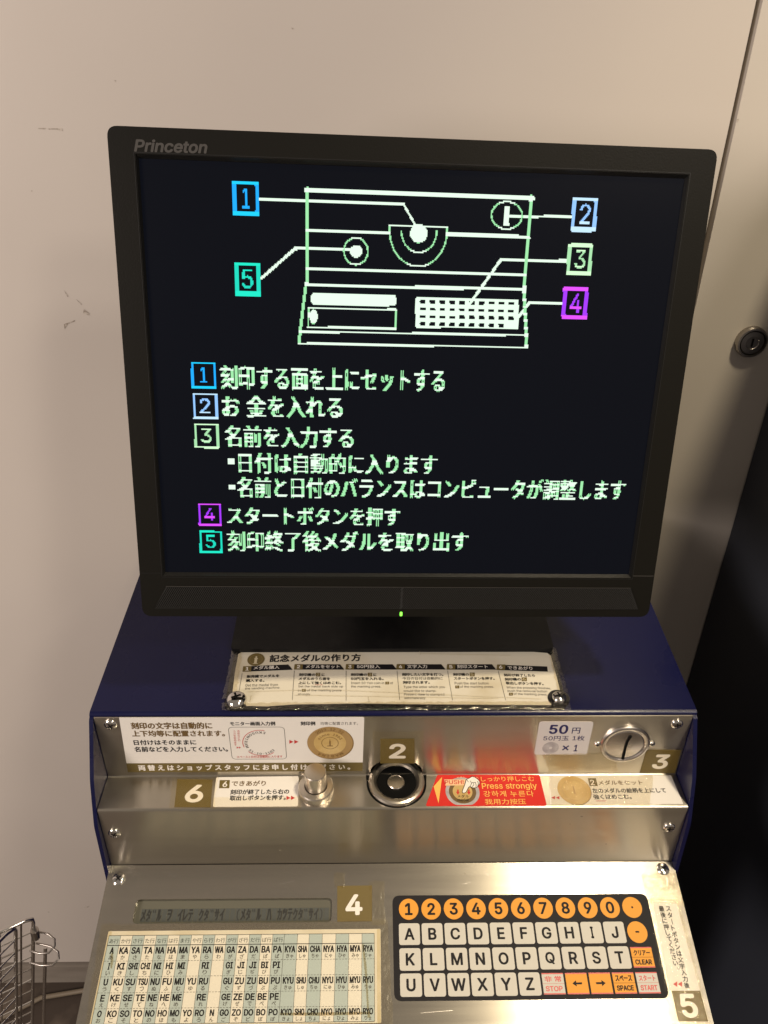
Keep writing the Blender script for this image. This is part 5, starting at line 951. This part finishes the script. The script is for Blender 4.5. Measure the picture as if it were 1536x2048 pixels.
for s_, bl_, br_, h_ in (('刻印する面を上にセットする', (442, 779.5), (889, 786.5), 48), ('お 金を入れる', (445, 836), (684, 838.5), 45), ('名前を入力する', (450, 896), (706, 899.5), 44), ('日付は自動的に入ります', (478, 949), (873, 952.5), 42),
                         ('名前と日付のバランスはコンピュータが調整します', (475, 998), (1249, 1003.5), 42.5), ('スタートボタンを押す', (455, 1052), (799, 1055), 37), ('刻印終了後メダルを取り出す', (456, 1105.5), (935, 1106.5), 41)):
    emit_cells('text_line', s_text(s_, bl_, br_, h_), 'e_white', 'e_green', 5)
for x_, y_ in ((461.5, 925), (463, 976.5)): emit_cells('bullet', s_fill([(x_-7, y_-5), (x_+7, y_-5), (x_+7, y_+5), (x_-7, y_+5)]), 'e_white', 'e_green', 4)

# ================================================================== WIRE RACK, CORD (lower left)
rack = thing('wire_rack', (-.62, .55, FLOOR_Z), 'chrome wire display rack with hooks standing on the floor left of the machine', 'rack')
CAm = WALL
def at(px, py, y): d = rgt*((px-768)/FPX)+upv*(-(py-1024)/FPX)+fwd; return CAM+d*((y-CAM[1])/d[1])
pA = at(31.5, 1850, .56); _dB = rgt*((67-768)/FPX)+upv*(-(1834-1024)/FPX)+fwd; pB = CAM+_dB*(pA[2]/_dB[2]); _pf = at(33, 2048, .56); LEAN = (_pf[0]-pA[0])/(pA[2]-_pf[2])
e2 = (pB-pA); e2[2] = 0; gap2 = np.linalg.norm(e2); e2 /= gap2; e1 = v3(-.52, -.85, 0); e1 /= np.linalg.norm(e1)
zt = (pA[2]+pB[2])/2; zb = FLOOR_Z+.004; pA[2] = pB[2] = zt
def wire(name, pts, r=.0014, m='chrome', parent=rack): b = MB(); b.tube(pts, r, m, 8); return b.build(name, parent)
def down(p, z): q = np.array(p, float); q[0] += LEAN*(q[2]-z); q[2] = z; return q   # the rack leans outwards at its foot
r1 = .0024
# upright frame bent from one rod: up, over, and down (two posts and top)
cb = [down(pA-e2*.10, zb), down(pA-e2*.10, zt-.012), pA-e2*.096+v3(0, 0, -.003), pA-e2*.088, pB-e2*.010, pB-e2*.002+v3(0, 0, -.003), down(pB, zt-.012), down(pB, zb)]
wire('frame', cb, r1)
wire('post', [pA+e1*.09+v3(0, 0, 0), pA+e1*.012, pA+e1*.003+v3(0, 0, -.003), down(pA, zt-.012), down(pA, zb)], r1)
wire('post', [down(pA+e2*gap2*.30, zt-.002), down(pA+e2*gap2*.30, zb)], .0013, 'darkmetal')
wire('post', [down(pB+v3(.009, .02, 0), zt-.10), down(pB+v3(.009, .02, 0), zb)], r1)
for k in range(20):
    z = zt-.030-.027*k
    wire('wire', [down(pA-e2*.10, z), down(pB, z)], .0011, 'darkmetal' if k % 2 else 'chrome')
    wire('wire', [down(pA, z), down(pA+e1*.30, z)], .0011)
for k in range(4): wire('wire', [down(pA-e2*(.018+.018*k), zt), down(pA-e2*(.018+.018*k), zb)], .0011, 'darkmetal')
for k in range(9): wire('wire', [down(pA+e1*(.028+.028*k), zt-.02), down(pA+e1*(.028+.028*k), zb)], .0011)
for dz, L in ((.040, .030), (.066, .036)):
    p = down(pB, zt-dz); n1 = v3(.98, -.18, 0); n2 = v3(.2, .98, 0)
    wire('hook', [p+n2*.006, p+n1*L*.55+n2*.006+v3(0, 0, -.001), p+n1*L*.9+n2*.002+v3(0, 0, -.003), p+n1*L-n2*.004+v3(0, 0, -.006), p+n1*L*.86-n2*.012+v3(0, 0, -.009), p+n1*L*.45-n2*.014+v3(0, 0, -.010), p-n2*.012+v3(0, 0, -.012)], .0013, 'darkmetal')
b = MB(); b.tube([down(pB+v3(.002, -.002, 0), zt-.024), down(pB+v3(.004, -.002, 0), zt-.040)], .005, 'darkmetal', 12); b.build('clamp', rack)
# pale cord along the floor
cpts = [(-.83, .66, FLOOR_Z+.0045), (-.72, .70, FLOOR_Z+.0045), (-.61, .765, FLOOR_Z+.0045), (-.53, .778, FLOOR_Z+.0045), (-.40, .776, FLOOR_Z+.0045), (-.25, .74, FLOOR_Z+.0045)]
b = MB(); b.tube(cpts, .0042, 'cord', 10); o = b.build('floor_cord', None, 'pale cord lying along the dark floor below the skirting board', 'cord')
